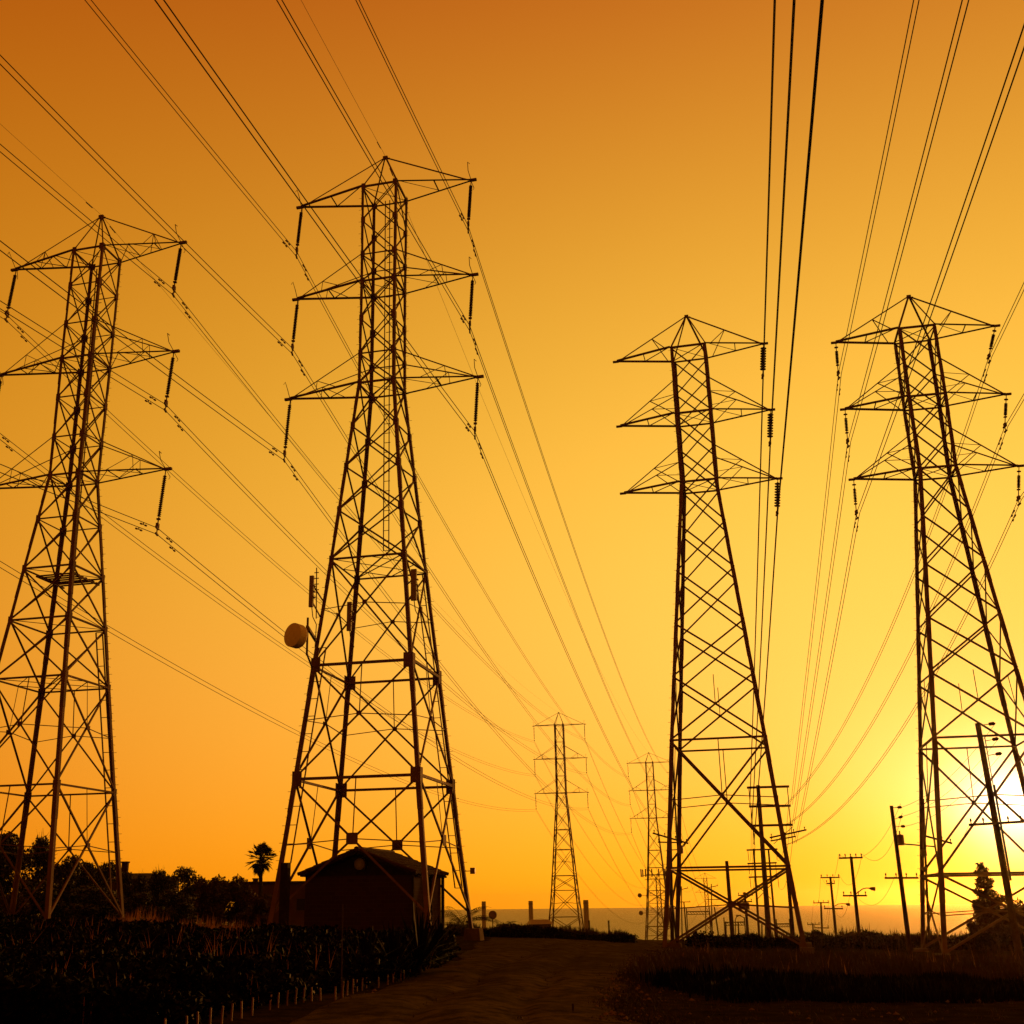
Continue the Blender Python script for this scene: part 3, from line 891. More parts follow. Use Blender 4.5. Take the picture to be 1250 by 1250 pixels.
# ------------------------------------------------------------------ utility poles
def lean_pole(name, bx, by, tx_, ty_, Y, r0, r1, label, cat, group, m=WOOD, cone=True):
    base = at(bx, by, Y)
    base.z = g(base.x, base.y)
    top = at(tx_, ty_, Y)
    root = empty(name, base, 0, label, cat, group)
    b = MB()
    h = top - base
    b.tube([Vector((0, 0, -0.5)), h * 0.5, h], r0, 9, r1)
    b.build('pole_shaft', m, root)
    return root, base, h
def crossarm(root, base, x0, y0, x1, y1, Y, w=0.12, pins=0, dy=0.0, pin_h=0.28, name='crossarm', m=WOOD, hang=0):
    p, q = at(x0, y0, Y) - base, at(x1, y1, Y + dy) - base
    b = MB()
    b.bar(p, q, w)
    a = b.build(name, m, root)
    for k in range(pins):
        t = 0.04 + 0.92 * k / max(1, pins - 1)
        c = p.lerp(q, t)
        b = MB()
        if hang:
            b.lathe(c, (0, 0, -1), [(0, 0.02), (0.15, 0.03), (0.2, 0.055), (hang - 0.2, 0.055), (hang, 0.02)], 7)
        else:
            b.lathe(c + Vector((0, 0, w * 0.4)), (0, 0, 1), [(0, 0.03), (pin_h * 0.4, 0.03), (pin_h * 0.5, 0.06), (pin_h * 0.8, 0.05), (pin_h, 0.03)], 7)
        b.build('pin_insulator' if not hang else 'hanging_insulator', PORCELAIN, a)
    return p, q
PG = 'utility poles along the right'
# big three-armed line pole
YA = 142
rA, bA, hA = lean_pole('line_pole', 939, 1147.5, 925.2, 958.5, YA, 0.34, 0.22, 'tall pole with three long straight crossarms, rising behind the track-side tower', 'pole', PG, POLE_STEEL)
ends = []
for (x0, y0, x1, y1) in ((912, 961.5, 963, 960), (914.5, 984.5, 965, 983.5), (917, 1008, 967.5, 1006.8)):
    ends.append(tuple(e + bA for e in crossarm(rA, bA, x0, y0, x1, y1, YA, 0.26, 2, hang=2.2, m=POLE_STEEL)))
# lines of the two right towers, down to that pole
HS = Vector((0.055, 0, 0))
grp3 = 'cables of the right lines'
for k, dr in ((0, 2.77), (1, 2.77), (2, 2.74)):
    bot = insulator(T3, k, 1, dr, -0.3, 'fat', 'fat ribbed insulator string under the %s arm of %s' % (POS[(k, 1)], n3), 'insulators of the near towers')
    pts = back_pts(bot, -0.045 - 0.001 * k, 1.2e-4, 120)
    i0 = len(pts)
    pts += span_pts(bot, ends[k][0] + Vector((0.1, 0, -2.1)), 3.4e-4, 30)
    conductor('power_cable', pts, HS, 0.028, 'heavy close-set cables under the %s arm of %s' % (POS[(k, 1)], n3), grp3)
for (k, side), (dr, sw) in {(0, -1): (2.59, -0.1), (1, -1): (2.59, -0.1), (2, -1): (2.59, -0.1), (0, 1): (2.45, -0.8), (1, 1): (2.45, -0.45), (2, 1): (2.45, -0.4)}.items():
    bot = insulator(T4, k, side, dr, sw, 'short', 'short insulator string under the %s arm of %s' % (POS[(k, side)], n4), 'insulators of the near towers')
    pts = back_pts(bot, -0.066 if side < 0 else -0.032, 2.5e-4, 120)
    i0 = len(pts)
    off = Vector((0.0, 0, -2.1)) if side < 0 else Vector((0.5, 6, -2.0))
    pts += span_pts(bot, ends[k][1] + off, 4.0e-4 if side < 0 else 34e-4, 30)
    conductor('power_cable', pts, Vector((0.22, 0, 0)), 0.024, 'thin twin cables under the %s arm of %s' % (POS[(k, side)], n4), grp3, dampers=((i0, 1.2),))
# plain tall pole in the middle of the near tower
rB, bB, hB = lean_pole('line_pole', 894.4, 1145, 887, 1051, 118, 0.22, 0.16, 'plain tall pole without arms, inside the legs of the tower right of the track', 'pole', PG, POLE_STEEL)
rC, bC, hC = lean_pole('utility_pole', 968.7, 1150, 957, 1016, 112, 0.19, 0.13, 'pole with two slanted crossarms at the right leg of the tower by the track', 'pole', PG)
crossarm(rC, bC, 940, 1022.5, 984, 1013, 112, 0.14, 4, 2.0)
crossarm(rC, bC, 941, 1026.5, 971, 1021, 112.5, 0.12, 2, 2.0)
crossarm(rC, bC, 968, 1009, 944.5, 1030, 112.5, 0.05)
# H frame
YH = 232
rH, bH, hH = lean_pole('line_pole', 926.8, 1146, 920, 1036, YH, 0.24, 0.17, 'two-legged frame pole with three short crossarms, lower and farther than the three-armed pole', 'pole', PG, POLE_STEEL)
b = MB(); p0 = at(947.6, 1148.5, YH) - bH; p0.z = -1; p1 = at(938, 1036, YH) - bH
b.tube([p0, p1], 0.24, 8, 0.17); b.build('pole_shaft', POLE_STEEL, rH)
for (x0, y0, x1, y1) in ((911.4, 1037.7, 949, 1036.5), (912.5, 1054.2, 948, 1053.2), (914, 1070.8, 951, 1069.8)):
    crossarm(rH, bH, x0, y0, x1, y1, YH, 0.28, 3, hang=2.0, m=POLE_STEEL)
b = MB(); b.bar(at(924, 1080, YH) - bH, at(941, 1097, YH) - bH, 0.12); b.bar(at(941, 1080, YH) - bH, at(925, 1097, YH) - bH, 0.12); b.build('cross_brace', POLE_STEEL, rH)
# transformer pole
rD_, bD, hD = lean_pole('utility_pole', 913.4, 1146, 908.9, 1089, 150, 0.18, 0.14, 'short pole with a transformer bank, left of the three-armed pole', 'pole', PG)
crossarm(rD_, bD, 901, 1093, 919, 1092.5, 150, 0.14, 4)
crossarm(rD_, bD, 900, 1101, 918, 1100.5, 150, 0.14, 3)
for k in range(3):
    b = MB(); c = at(904 + k * 4.2, 1106, 149.6) - bD
    b.lathe(c + Vector((0, 0, -0.4)), (0, 0, 1), [(0, 0.22), (0.02, 0.25), (0.75, 0.25), (0.8, 0.2), (0.82, 0.05), (1.0, 0.05)], 10); b.build('transformer', GREY, rD_)
# pole behind the near tower's left leg
rE, bE, hE = lean_pole('utility_pole', 820.5, 1150, 818, 1012, 105, 0.17, 0.13, 'pole with two slanted crossarms behind the left legs of the tower by the track', 'pole', PG)
crossarm(rE, bE, 797, 1017, 840, 1029.5, 104, 0.13, 4, -2); crossarm(rE, bE, 803, 1028, 833, 1028.6, 105.5, 0.11, 3)

# street poles on the right, each with its lamp
def street_pole(bx, by, tx_, ty_, Y, arms_, lamp, label, r=0.16, extra=None):
    root, base, h = lean_pole('utility_pole', bx, by, tx_, ty_, Y, r, r * 0.72, label, 'pole', PG)
    E = []
    for (x0, y0, x1, y1, pins) in arms_:
        E.append(tuple(e + base for e in crossarm(root, base, x0, y0, x1, y1, Y - 0.2, 0.13, pins)))
    if lamp:
        x0, y0, x1, y1, x2, y2 = lamp
        b = MB()
        b.tube([at(x0, y0, Y) - base, at(x1, y1, Y) - base, at((x1 + x2) / 2, y2 - 0.3, Y) - base, at(x2, y2, Y) - base], 0.045, 6)
        la = b.build('lamp_arm', POLE_STEEL, root)
        b = MB()
        p, q = at(x2 - 1, y2, Y) - base, at(x2 + 3.4 * 100 / Y, y2 + 0.6, Y) - base
        b.lathe(p, q - p, [(0, 0.05), (0.15, 0.12), (0.45, 0.16), ((q - p).length - 0.1, 0.12), ((q - p).length, 0.03)], 8)
        b.build('lamp_head', GREY, la)
    return root, base, E
sp1 = street_pole(1049.6, 1151, 1038.8, 1045.5, 96, [(1024.3, 1047.6, 1052.8, 1046.8, 5), (1029, 1093.5, 1058, 1093.3, 4)], (1045, 1091, 1053, 1085, 1062, 1084.3), 'street light pole with five top pins, nearest on the sea horizon')
sp2 = street_pole(1021.5, 1152, 1013.5, 1070, 128, [(1002, 1071.4, 1024.8, 1071, 4), (1009, 1078.5, 1019, 1078.3, 2), (1006, 1109, 1029, 1109.2, 3)], (1019, 1106, 1023, 1103.6, 1033, 1103.4), 'street light pole with two stacked top arms, second along the sea horizon')
sp3 = street_pole(1004, 1152, 1002, 1101, 165, [(993, 1102.2, 1011.8, 1101.8, 4), (994, 1132.5, 1012, 1132.8, 2)], None, 'small pole with a pinned top arm, third along the sea horizon')
sp4 = street_pole(993.4, 1151, 992, 1127, 205, [(985.4, 1128.5, 1000.5, 1128.2, 4)], None, 'smallest pole with one crossarm, farthest along the sea horizon')
sp0 = street_pole(1109, 1146, 1088, 983.5, 84, [(1080, 1071.8, 1121, 1071.6, 4)], None, 'tall pole with a transformer and side insulators, left of the rightmost tower', 0.17)
sp00 = street_pole(1240, 1135, 1193.3, 883, 64, [(1183, 1007, 1249, 1003, 5)], None, 'tallest dark wooden pole in front of the sun, inside the rightmost tower', 0.20)
def side_ins(spx, pts, Y):
    root, base, E = spx
    for (x0, y0, x1, y1) in pts:
        b = MB()
        p, q = at(x0, y0, Y) - base, at(x1, y1, Y) - base
        m0_ = p.lerp(q, 0.5)
        b.bar(p, m0_, 0.04)
        b.lathe(m0_, q - p, [(0, 0.03), (0.05, 0.09), ((q - p).length * 0.4, 0.10), ((q - p).length * 0.5, 0.03)], 8)
        b.build('side_insulator', PORCELAIN, root)
side_ins(sp0, [(1089.5, 986, 1101, 985.3), (1091.5, 1000, 1102, 996.5), (1094, 1009, 1105, 1008.6)], 84)
side_ins(sp00, [(1198, 885.2, 1215, 883), (1203, 904.5, 1219, 901.4), (1207, 922, 1223, 919.5)], 64)
b = MB(); c = at(1099.3, 1025.5, 83.7) - sp0[1]
b.lathe(c + Vector((0, 0, -0.35)), (0, 0, 1), [(0, 0.2), (0.03, 0.24), (0.68, 0.24), (0.72, 0.18), (0.74, 0.05), (0.98, 0.05)], 12); b.build('transformer', GREY, sp0[0])
b = MB(); b.bar(at(1096, 1029.6, 84) - sp0[1], at(1141, 1033.5, 83) - sp0[1], 0.09); b.build('side_arm', WOOD, sp0[0])
b = MB(); b.tube([at(1213.5, 958, 63.8) - sp00[1], at(1218, 985, 63.8) - sp00[1], at(1234, 1075, 63.8) - sp00[1]], 0.06, 6); b.build('conduit', POLE_STEEL, sp00[0])
# pole behind the left legs of the rightmost tower
sp5 = street_pole(1132.5, 1147, 1127, 975, 92, [(1128, 1020, 1162, 1029.5, 4)], None, 'thin pole with a drooping crossarm behind the left legs of the rightmost tower', 0.10)

# slack wires between the street poles
def thin_wire(p, q, sag, label, r=0.012):
    pts = span_pts(p, q, 4 * sag / max(1, ((p - q).length ** 2)), 16)
    b = MB(); b.tube([v - pts[0] for v in pts], r, 4)
    o = b.build('utility_wire', WIRE); o.location = pts[0]
    tag(o, label, 'wire', 'slack wires between utility poles')
lab = {0: 'left', 1: 'right'}
chain = [(sp0, sp1, 'the transformer pole and the nearest street light pole'), (sp1, sp2, 'the first and second street light poles'),
         (sp2, sp3, 'the second street light pole and the small third pole'), (sp3, sp4, 'the small third pole and the smallest fourth pole')]
for a, b2, nm in chain:
    EA = a[2][0]; EB = b2[2][0]
    if a is sp0:
        EA = (at(1100, 985.5, 84), at(1102, 997, 84))
    for e in (0, 1):
        thin_wire(EA[e] + Vector((0, 0, 0.25)), EB[e] + Vector((0, 0, 0.25)), 1.6, 'upper %s slack wire between %s' % (lab[e], nm))
    if len(a[2]) > 1 or a is sp0:
        thin_wire(a[2][-1][0].lerp(a[2][-1][1], 0.3) + Vector((0, 0, 0.1)), b2[2][-1][0].lerp(b2[2][-1][1], 0.5) + Vector((0, 0, 0.1)), 1.3, 'lower slack wire between %s' % nm)
for i, (q, p) in enumerate((((1215, 883), (1101, 985.3)), ((1219, 901.4), (1102, 996.5)), ((1223, 919.5), (1105, 1008.6)))):
    thin_wire(at(q[0], q[1], 64), at(p[0], p[1], 84), 0.7, '%s wire from the tallest wooden pole to the transformer pole' % ('top', 'middle', 'lowest')[i])
thin_wire(sp00[2][0][0], sp0[2][0][1], 0.8, 'slack wire from the crossarm of the tallest wooden pole to the transformer pole')
for i, t_ in enumerate((0.05, 0.95)):
    p = (at(912, 961.5, YA).lerp(at(963, 960, YA), t_)); p.z -= 2.0
    for k, yy in enumerate((1037.7, 1054.2, 1070.8)):
        q = ends[k][0].lerp(ends[k][1], t_) + Vector((0, 0, -2.1)); e = at((911.4, 912.5, 914)[k], yy, YH).lerp(at((949, 948, 951)[k], yy - 1, YH), t_) + Vector((0, 0, -1.9))
        thin_wire(q, e, 2.2, '%s %s cable from the three-armed pole to the two-legged frame pole' % (('upper', 'middle', 'lower')[k], ('left', 'right')[i]), 0.025)

# little far poles, fence posts and lamps in the hollow behind the near tower
for i, (bx, by, tx_, ty_, Y) in enumerate([(832, 1140, 831.8, 1082, 260), (838.5, 1145, 834.8, 1101, 210), (869, 1145, 868.3, 1079, 260), (878, 1146, 872, 1107, 210), (886, 1146, 886, 1125, 190), (902, 1146, 901, 1125, 190),
                                           (930, 1148, 930, 1128, 200), (934.5, 1148, 934.5, 1130, 200)]):
    names = ['slim far pole left of the smallest lattice tower', 'short far pole just right of the slim left one', 'slim far pole with arms right of the smallest lattice tower', 'leaning far pole right of the smallest lattice tower',
             'stub post left of the transformer bank', 'stub post between the plain tall pole and the transformer pole', 'stub post in the frame pole, left one', 'stub post in the frame pole, right one']
    rr, bb, hh = lean_pole('small_pole', bx, by, tx_, ty_, Y, 0.13, 0.10, names[i], 'pole', 'far small poles')
    if i in (0, 2):
        crossarm(rr, bb, tx_ - 6, ty_ + 5, tx_ + 8, ty_ + 2, Y, 0.14, 2); crossarm(rr, bb, tx_ - 6, ty_ + 19, tx_ + 11, ty_ + 19, Y, 0.14, 2)
for gi, (xa, xb, yt, Y, l_) in enumerate(((884, 909, 1126, 210, 'thin steel gantry between the plain tall pole and the transformer pole'), (838, 866, 1113, 235, 'wide thin gantry below the smallest lattice tower'), (948, 964, 1128, 215, 'narrow thin gantry right of the three-armed pole'))):
    pa = at(xa, 1147, Y); pa.z = g(pa.x, Y)
    gr = empty('gantry', pa, 0, l_, 'gantry', 'far gantries')
    ta, tb_ = at(xa, yt, Y) - pa, at(xb, yt - 0.5, Y) - pa
    for q in (ta, tb_):
        b = MB(); b.bar((q.x, q.y, -0.5), (q.x, q.y, q.z + 0.8), 0.16); b.build('post', POLE_STEEL, gr)
    b = MB(); b.bar(ta, tb_, 0.18); b.bar(ta + Vector((0, 0, -0.5)), tb_ + Vector((0, 0, -0.5)), 0.1)
    for k in range(8):
        p = ta.lerp(tb_, k / 8); q = ta.lerp(tb_, (k + 1) / 8) + Vector((0, 0, -0.5)); b.bar(p, q, 0.07)
    b.build('beam', POLE_STEEL, gr)
# curved street lamp in the hollow
rr, bb, hh = lean_pole('street_lamp', 897.5, 1146, 897.5, 1123, 170, 0.07, 0.06, 'curved street lamp left of the transformer pole', 'street lamp', None, POLE_STEEL)
b = MB(); b.tube([hh, at(899, 1119, 170) - bb, at(903, 1117.6, 170) - bb, at(909, 1120.5, 170) - bb], 0.06, 6); b.build('lamp_arm', POLE_STEEL, rr)
b = MB(); c = at(901.5, 1117.4, 170) - bb; b.box(c, (0.7, 0.25, 0.14)); b.build('lamp_head', GREY, rr)

# ------------------------------------------------------------------ power station chimneys, sign, shed
CH = ['grey chimney behind the leaning leg of the tower over the hut', 'grey chimney in the open, middle of three', 'grey chimney touching the foot of the distant lattice tower']
CHM = mat('chimney_concrete', (0.30, 0.27, 0.24), 0.9, 0, 0.1, 0.05)
for (x, y, w_), l_ in zip(((590.5, 1100.3, 4.8), (647.7, 1099.7, 5.0), (715.0, 1098.6, 6.0)), CH):
    Y = 880.0
    t_ = at(x, y, Y)
    z0 = g(t_.x, Y) - 1
    rC_ = w_ / F * Y / 2
    root = empty('chimney', (t_.x, Y, z0), 0, l_, 'chimney', 'power station chimneys')
    b = MB(); h = t_.z - z0
    b.lathe((0, 0, 0), (0, 0, 1), [(0, rC_ * 1.12), (h - 0.8, rC_), (h, rC_), (h, rC_ * 0.8), (h - 1, rC_ * 0.8)], 20); b.build('stack', CHM, root)
    b = MB(); b.lathe((0, 0, h - 2.6), (0, 0, 1), [(0, rC_ * 1.0), (0, rC_ * 1.07), (1.0, rC_ * 1.07), (1.0, rC_ * 1.0)], 20); b.build('rim_band', GREY, root)
rs, bs, hs = lean_pole('road_sign', 601.5, 1136, 601.4, 1112, 100, 0.04, 0.04, 'small round road sign seen from behind, near the first chimney', 'sign', None, POLE_STEEL)
b = MB(); b.lathe(at(601.4, 1117, 99.9) - bs, (0, -1, 0), [(-0.02, 0.33), (0.0, 0.34), (0.02, 0.33)], 20); b.build('sign_disc', GREY, rs)
pS = at(659, 1140, 170)
rsd = empty('shed', (pS.x, 170, g(pS.x, 170)), 0.2, 'low pale-roofed shed left of the distant lattice tower', 'shed')
hS = at(659, 1128, 170).z - rsd.location.z
b = MB(); b.box((0, 0, hS / 2), (2.6, 2.4, hS)); b.build('wall', STUCCO, rsd)
b = MB(); b.add([(-1.6, -1.5, hS), (1.6, -1.5, hS), (1.6, 1.5, hS), (-1.6, 1.5, hS), (-1.3, 0, hS + 0.6), (1.3, 0, hS + 0.6)], [(0, 1, 5, 4), (2, 3, 4, 5), (1, 2, 5), (3, 0, 4), (3, 2, 1, 0)]); b.build('roof', GREY, rsd)
b = MB(); b.box((0.6, -1.21, hS * .4), (0.9, 0.06, hS * .7)); b.build('door', TRIM, rsd)

# ------------------------------------------------------------------ brick hut under the tower
PHI = R(16)          # the hut's depth axis bears this far right of straight ahead
d_ = Vector((math.sin(PHI), math.cos(PHI), 0)); e_ = Vector((math.cos(PHI), -math.sin(PHI), 0))
fl, fr_ = at(370.5, 1066.5, 61.0), at(506.5, 1066.5, 59.6)
HW = (fr_ - fl).length / 2
HC = (fl + fr_) / 2
zg = g(HC.x, HC.y) - 0.1
yawH = -PHI
hut = empty('brick_hut', (HC.x, HC.y, zg), yawH, 'small brick hut with a tiled gable roof and round vent, under the dish tower', 'hut')
ez = (fl.z + fr_.z) / 2 - zg
az = at(436.8, 1039.2, 61.0).z - zg
DP = 4.7
w2 = HW - 0.06
b = MB()      # walls of brick, gable set back under the roof
b.box((0, 0.15, ez / 2 - 0.05), (2 * w2, 0.26, ez - 0.1))
b.box((-w2 + 0.13, DP / 2 + 0.14, ez / 2 - 0.05), (0.26, DP - 0.29, ez - 0.1))
b.box((w2 - 0.13, 1.02, ez / 2 - 0.05), (0.26, 1.46, ez - 0.1))
b.box((w2 - 0.13, DP - 0.9, ez / 2 - 0.05), (0.26, 1.5, ez - 0.1))
b.box((w2 - 0.13, DP / 2 - 0.1, 0.55), (0.26, 1.6, 1.1))
b.box((0, DP - 0.13, ez / 2 - 0.05), (2 * w2 - 0.54, 0.26, ez - 0.1))
b.build('wall', BRICK, hut)
for yb in (0.30, DP - 0.2):
    b = MB()
    b.add([(-w2, yb, ez - 0.10), (w2, yb, ez - 0.10), (0, yb, az - 0.18), (-w2, yb + 0.12, ez - 0.10), (w2, yb + 0.12, ez - 0.10), (0, yb + 0.12, az - 0.18)],
          [(0, 1, 2), (5, 4, 3), (0, 3, 4, 1), (1, 4, 5, 2), (2, 5, 3, 0)])
    b.build('gable', TRIM, hut)
b = MB()      # roof: two slopes with a thickness, then rows of barrel tiles
hw = HW + 0.10
th = 0.12
for sg in (-1, 1):
    P0 = [Vector((0, -0.35, az)), Vector((sg * hw, -0.35, ez)), Vector((sg * hw, DP + 0.3, ez)), Vector((0, DP + 0.3, az))]
    n = (P0[1] - P0[0]).cross(P0[3] - P0[0]).normalized()
    if n.z < 0: n = -n
    b.add([p for p in P0] + [p - n * th for p in P0], [(0, 1, 2, 3), (7, 6, 5, 4), (0, 4, 5, 1), (1, 5, 6, 2), (2, 6, 7, 3), (3, 7, 4, 0)])
roof = b.build('roof', TRIM, hut)
b = MB()
for sg in (-1, 1):
    y = -0.30
    while y < DP + 0.3:
        a0 = Vector((sg * 0.05, y, az + 0.02)); a1 = Vector((sg * (hw + 0.06), y, ez + 0.0))
        nr = 7
        for q in range(nr):
            s0, s1 = q / nr, (q + 1) / nr + 0.02
            b.tube([a0.lerp(a1, s0) + Vector((0, 0, 0.03)), a0.lerp(a1, s1) + Vector((0, 0, 0.045))], 0.075, 6, 0.095)
        y += 0.23
b.tube([Vector((0, -0.4, az + 0.07)), Vector((0, DP + 0.35, az + 0.07))], 0.13, 8)
b.build('roof_tiles', TILE, roof)
b = MB(); b.lathe((0.02, 0.30, ez + (az - ez) * 0.42), (0, -1, 0), [(0, 0.34), (0.05, 0.36), (0.10, 0.34), (0.10, 0.27), (0.05, 0.25)], 24)
vent = b.build('round_vent', TRIM, hut)
b = MB(); b.lathe((-0.04, 0.26, ez + (az - ez) * 0.42), (0, -1, 0), [(0, 0.30), (0.1, 0.27), (0.16, 0.14), (0.18, 0.02)], 20); b.build('vent_fan', STEEL_PALE, vent)
b = MB()
for k in range(7):
    b.box((w2 - 0.02, DP / 2 - 0.9 + 0.05 + k * 0.26, 1.62), (0.05, 0.035, 1.05))
for k in range(4):
    b.box((w2 - 0.02, DP / 2 - 0.12, 1.18 + k * 0.28), (0.055, 1.62, 0.035))
b.build('window_grille', TRIM, hut)
b = MB()
for k in range(12):
    b.box((w2 - 0.28, 0.4 + k * 0.42, ez - 0.12), (0.9, 0.07, 0.10))
b.build('eave_rafters', TRIM, hut)
b = MB()
b.box((hw - 0.12, DP + 0.05, ez / 2 - 0.06), (0.14, 0.14, ez - 0.12)); b.box((hw - 0.12, -0.12, ez / 2 - 0.06), (0.1, 0.1, ez - 0.12))
b.build('porch_post', TRIM, hut)

# ------------------------------------------------------------------ houses far left
def house(cx_px, Y, wid, dep, ez_y, az_y, label, flat=False, chim=None, rz=0.0):
    c = at(cx_px, ez_y, Y)
    z0 = g(c.x, Y) - 0.3
    r_ = empty('house', (c.x, Y, z0), rz, label, 'house', 'houses behind the trees')
    e = c.z - z0
    b = MB(); b.box((0, 0, e / 2), (wid, dep, e)); b.build('wall', STUCCO, r_)
    b = MB()
    if flat:
        b.box((0, 0, e + 0.08), (wid + 0.3, dep + 0.3, 0.28))
    else:
        a = at(cx_px, az_y, Y).z - z0
        hx, hy = wid / 2 + 0.4, dep / 2 + 0.4
        b.add([(-hx, -hy, e), (hx, -hy, e), (hx, hy, e), (-hx, hy, e), (-hx * .45, 0, a), (hx * .45, 0, a)], [(0, 1, 5, 4), (2, 3, 4, 5), (1, 2, 5), (3, 0, 4), (3, 2, 1, 0)])
    rf = b.build('roof', SHINGLE, r_)
    if chim:
        b = MB(); q = at(chim[0], chim[1], Y); b.box((q.x - c.x, 0, q.z - z0 - 0.6), (0.5, 0.5, 1.4)); b.box((q.x - c.x, 0, q.z - z0 + 0.1), (0.62, 0.62, 0.12)); b.build('chimney', BRICK, rf)
    for k in (-0.28, 0.28):
        b = MB(); b.box((wid * k, -dep / 2 - 0.02, e * 0.55), (1.1, 0.08, 1.1)); b.build('window', TRIM, r_)
house(163, 105, 6.5, 6, 1074, 1066, 'dark hip-roofed house peeping out between the trees at the far left', False, (153, 1054))
house(349, 128, 7.8, 6, 1079, 1079, 'flat-roofed house behind the palm and the dish tower', True, (312, 1074))

# ------------------------------------------------------------------ trees
def leaf_cloud(b, clumps, n, size, rr, jitter=0.35, sheet=False):
    """many small leaf faces spread through overlapping clumps"""
    tot = sum(c[1] ** 2 for c in clumps)
    for (c, r, fl_) in clumps:
        m_ = int(n * r * r / tot)
        for _ in range(m_):
            v = Vector((rr.gauss(0, 1), rr.gauss(0, 1), rr.gauss(0, 1))).normalized()
            rad = r * (rr.random() ** 0.38) * (1 + jitter * noise.noise(v * 2.1 + c))
            p = c + Vector((v.x * rad, v.y * rad, v.z * rad * fl_))
            a = Vector((rr.gauss(0, 1), rr.gauss(0, 1), rr.gauss(0, 1))).normalized()
            q = a.cross(Vector((rr.gauss(0, 1), rr.gauss(0, 1), rr.gauss(0, 1)))).normalized()
            s = size * (0.6 + 0.8 * rr.random())
            b.add([p - a * s, p + q * s * 0.4, p + a * s, p - q * s * 0.4], [(0, 1, 2, 3)])
def tree_mesh(seed, hgt, rad, n, size, lf=LEAF, bare=0.0, low=0.08, name='broadleaf_tree'):
    rr = random.Random(seed)
    root = empty(name, (0, 0, 0))
    tb_ = MB()
    th = hgt * 0.45
    tb_.tube([(0, 0, -0.3), (rr.uniform(-.2, .2), rr.uniform(-.2, .2), th * 0.5), (rr.uniform(-.4, .4), rr.uniform(-.4, .4), th)], 0.045 * hgt * 0.7, 7, 0.02 * hgt)
    cl = []
    nc = 20
    for k in range(nc):
        a = rr.uniform(0, 6.283)
        z = hgt * (low + (1 - low) * rr.random() ** 0.8)
        q = (z / hgt - low) / (1 - low)
        spread = rad * (0.85 - 0.55 * q * q) * math.sqrt(rr.random())
        c = Vector((math.cos(a) * spread, math.sin(a) * spread, z * 0.86))
        cl.append((c, rad * rr.uniform(0.24, 0.46), 0.75))
        tb_.tube([(0, 0, th * rr.uniform(0.4, 1.0)), tuple((Vector((0, 0, th)) + c) / 2 + Vector((0, 0, -0.2))), tuple(c + Vector((0, 0, rad * 0.2)))], 0.012 * hgt, 5, 0.004 * hgt)
        if bare:
            for _ in range(7):
                d = Vector((rr.gauss(0, 0.5), rr.gauss(0, 0.5), abs(rr.gauss(0.6, 0.4)))).normalized()
                tb_.tube([c, c + d * rad * bare * 0.6 + Vector((rr.uniform(-.1, .1), 0, 0)), c + d * rad * bare], 0.02, 4, 0.008)
    tb_.build('trunk', BARK, root)
    lb = MB()
    leaf_cloud(lb, cl, n, size, rr)
    lb.build('crown', lf, root)
    return root
def bury(root):
    return root
protoA = tree_mesh(1, 7.0, 3.2, 8000, 0.19)
protoB = tree_mesh(2, 6.0, 2.6, 6000, 0.16, bare=0.5)
protoC = tree_mesh(3, 4.2, 2.4, 6500, 0.15, LEAF_RED_GLARE, bare=0.25, low=0.1, name='bush')
protoD = tree_mesh(4, 5.5, 2.9, 7500, 0.17)
HGT = {id(protoA): 7.0, id(protoB): 6.0, id(protoC): 4.2, id(protoD): 5.5}
used = set()
def plant(proto, px_, top_y, Y, halfw, label, cat, group, rz=None):
    c = at(px_, top_y, Y)
    z0 = g(c.x, Y)
    h = c.z - z0
    o = proto if id(proto) not in used else copy_tree(proto)
    used.add(id(proto))
    H0 = HGT[id(proto)]
    W0 = {id(protoA): 3.2, id(protoB): 2.6, id(protoC): 2.4, id(protoD): 2.9}[id(proto)]
    sw = (halfw / F * Y * 1.04) / W0
    o.location = (c.x, Y, z0)
    o.scale = (sw, sw, h / H0)
    o.rotation_euler = (0, 0, rnd.uniform(0, 6.28) if rz is None else rz)
    tag(o, label, cat, group)
    return o
TG = 'dark trees along the left skyline'
plant(protoA, 8, 1012, 88, 42, 'large dark tree at the left edge behind the leftmost tower', 'tree', TG)
plant(protoB, 50, 1015, 92, 26, 'wispy-topped tree between the legs of the leftmost tower', 'tree', TG)
plant(protoD, 84, 1042, 90, 26, 'round dark tree just right of the leftmost tower\'s middle legs', 'tree', TG)
plant(protoA, 108, 1049, 95, 22, 'dark tree behind the right part of the leftmost tower base', 'tree', TG)
plant(protoD, 132, 1050, 88, 22, 'dark tree at the right foot of the leftmost tower', 'tree', TG)
plant(protoB, 152, 1060, 98, 15, 'small tree right beside the hip-roofed house', 'tree', TG)
plant(protoB, 172, 1064, 86, 14, 'low tree hiding the hip-roofed house', 'tree', TG)
plant(protoB, 196, 1058, 90, 20, 'open-crowned bush right of the hip-roofed house', 'tree', TG)
plant(protoD, 228, 1056, 92, 24, 'dense dark tree halfway between the leftmost tower and the palm', 'tree', TG)
plant(protoC, 258, 1066, 84, 30, 'broad russet bush left of the palm', 'bush', TG)
plant(protoC, 292, 1066, 86, 26, 'russet bush in front of the palm', 'bush', TG)
plant(protoD, 215, 1085, 76, 26, 'low dark bush in front of the dense dark tree', 'bush', TG)
plant(protoC, 320, 1088, 80, 24, 'low russet bush beside the left foot of the dish tower', 'bush', TG)
plant(protoD, 40, 1072, 76, 40, 'low dark bush across the middle of the leftmost tower base', 'bush', TG)
plant(protoD, 118, 1080, 78, 38, 'low dark bush between the right legs of the leftmost tower', 'bush', TG)
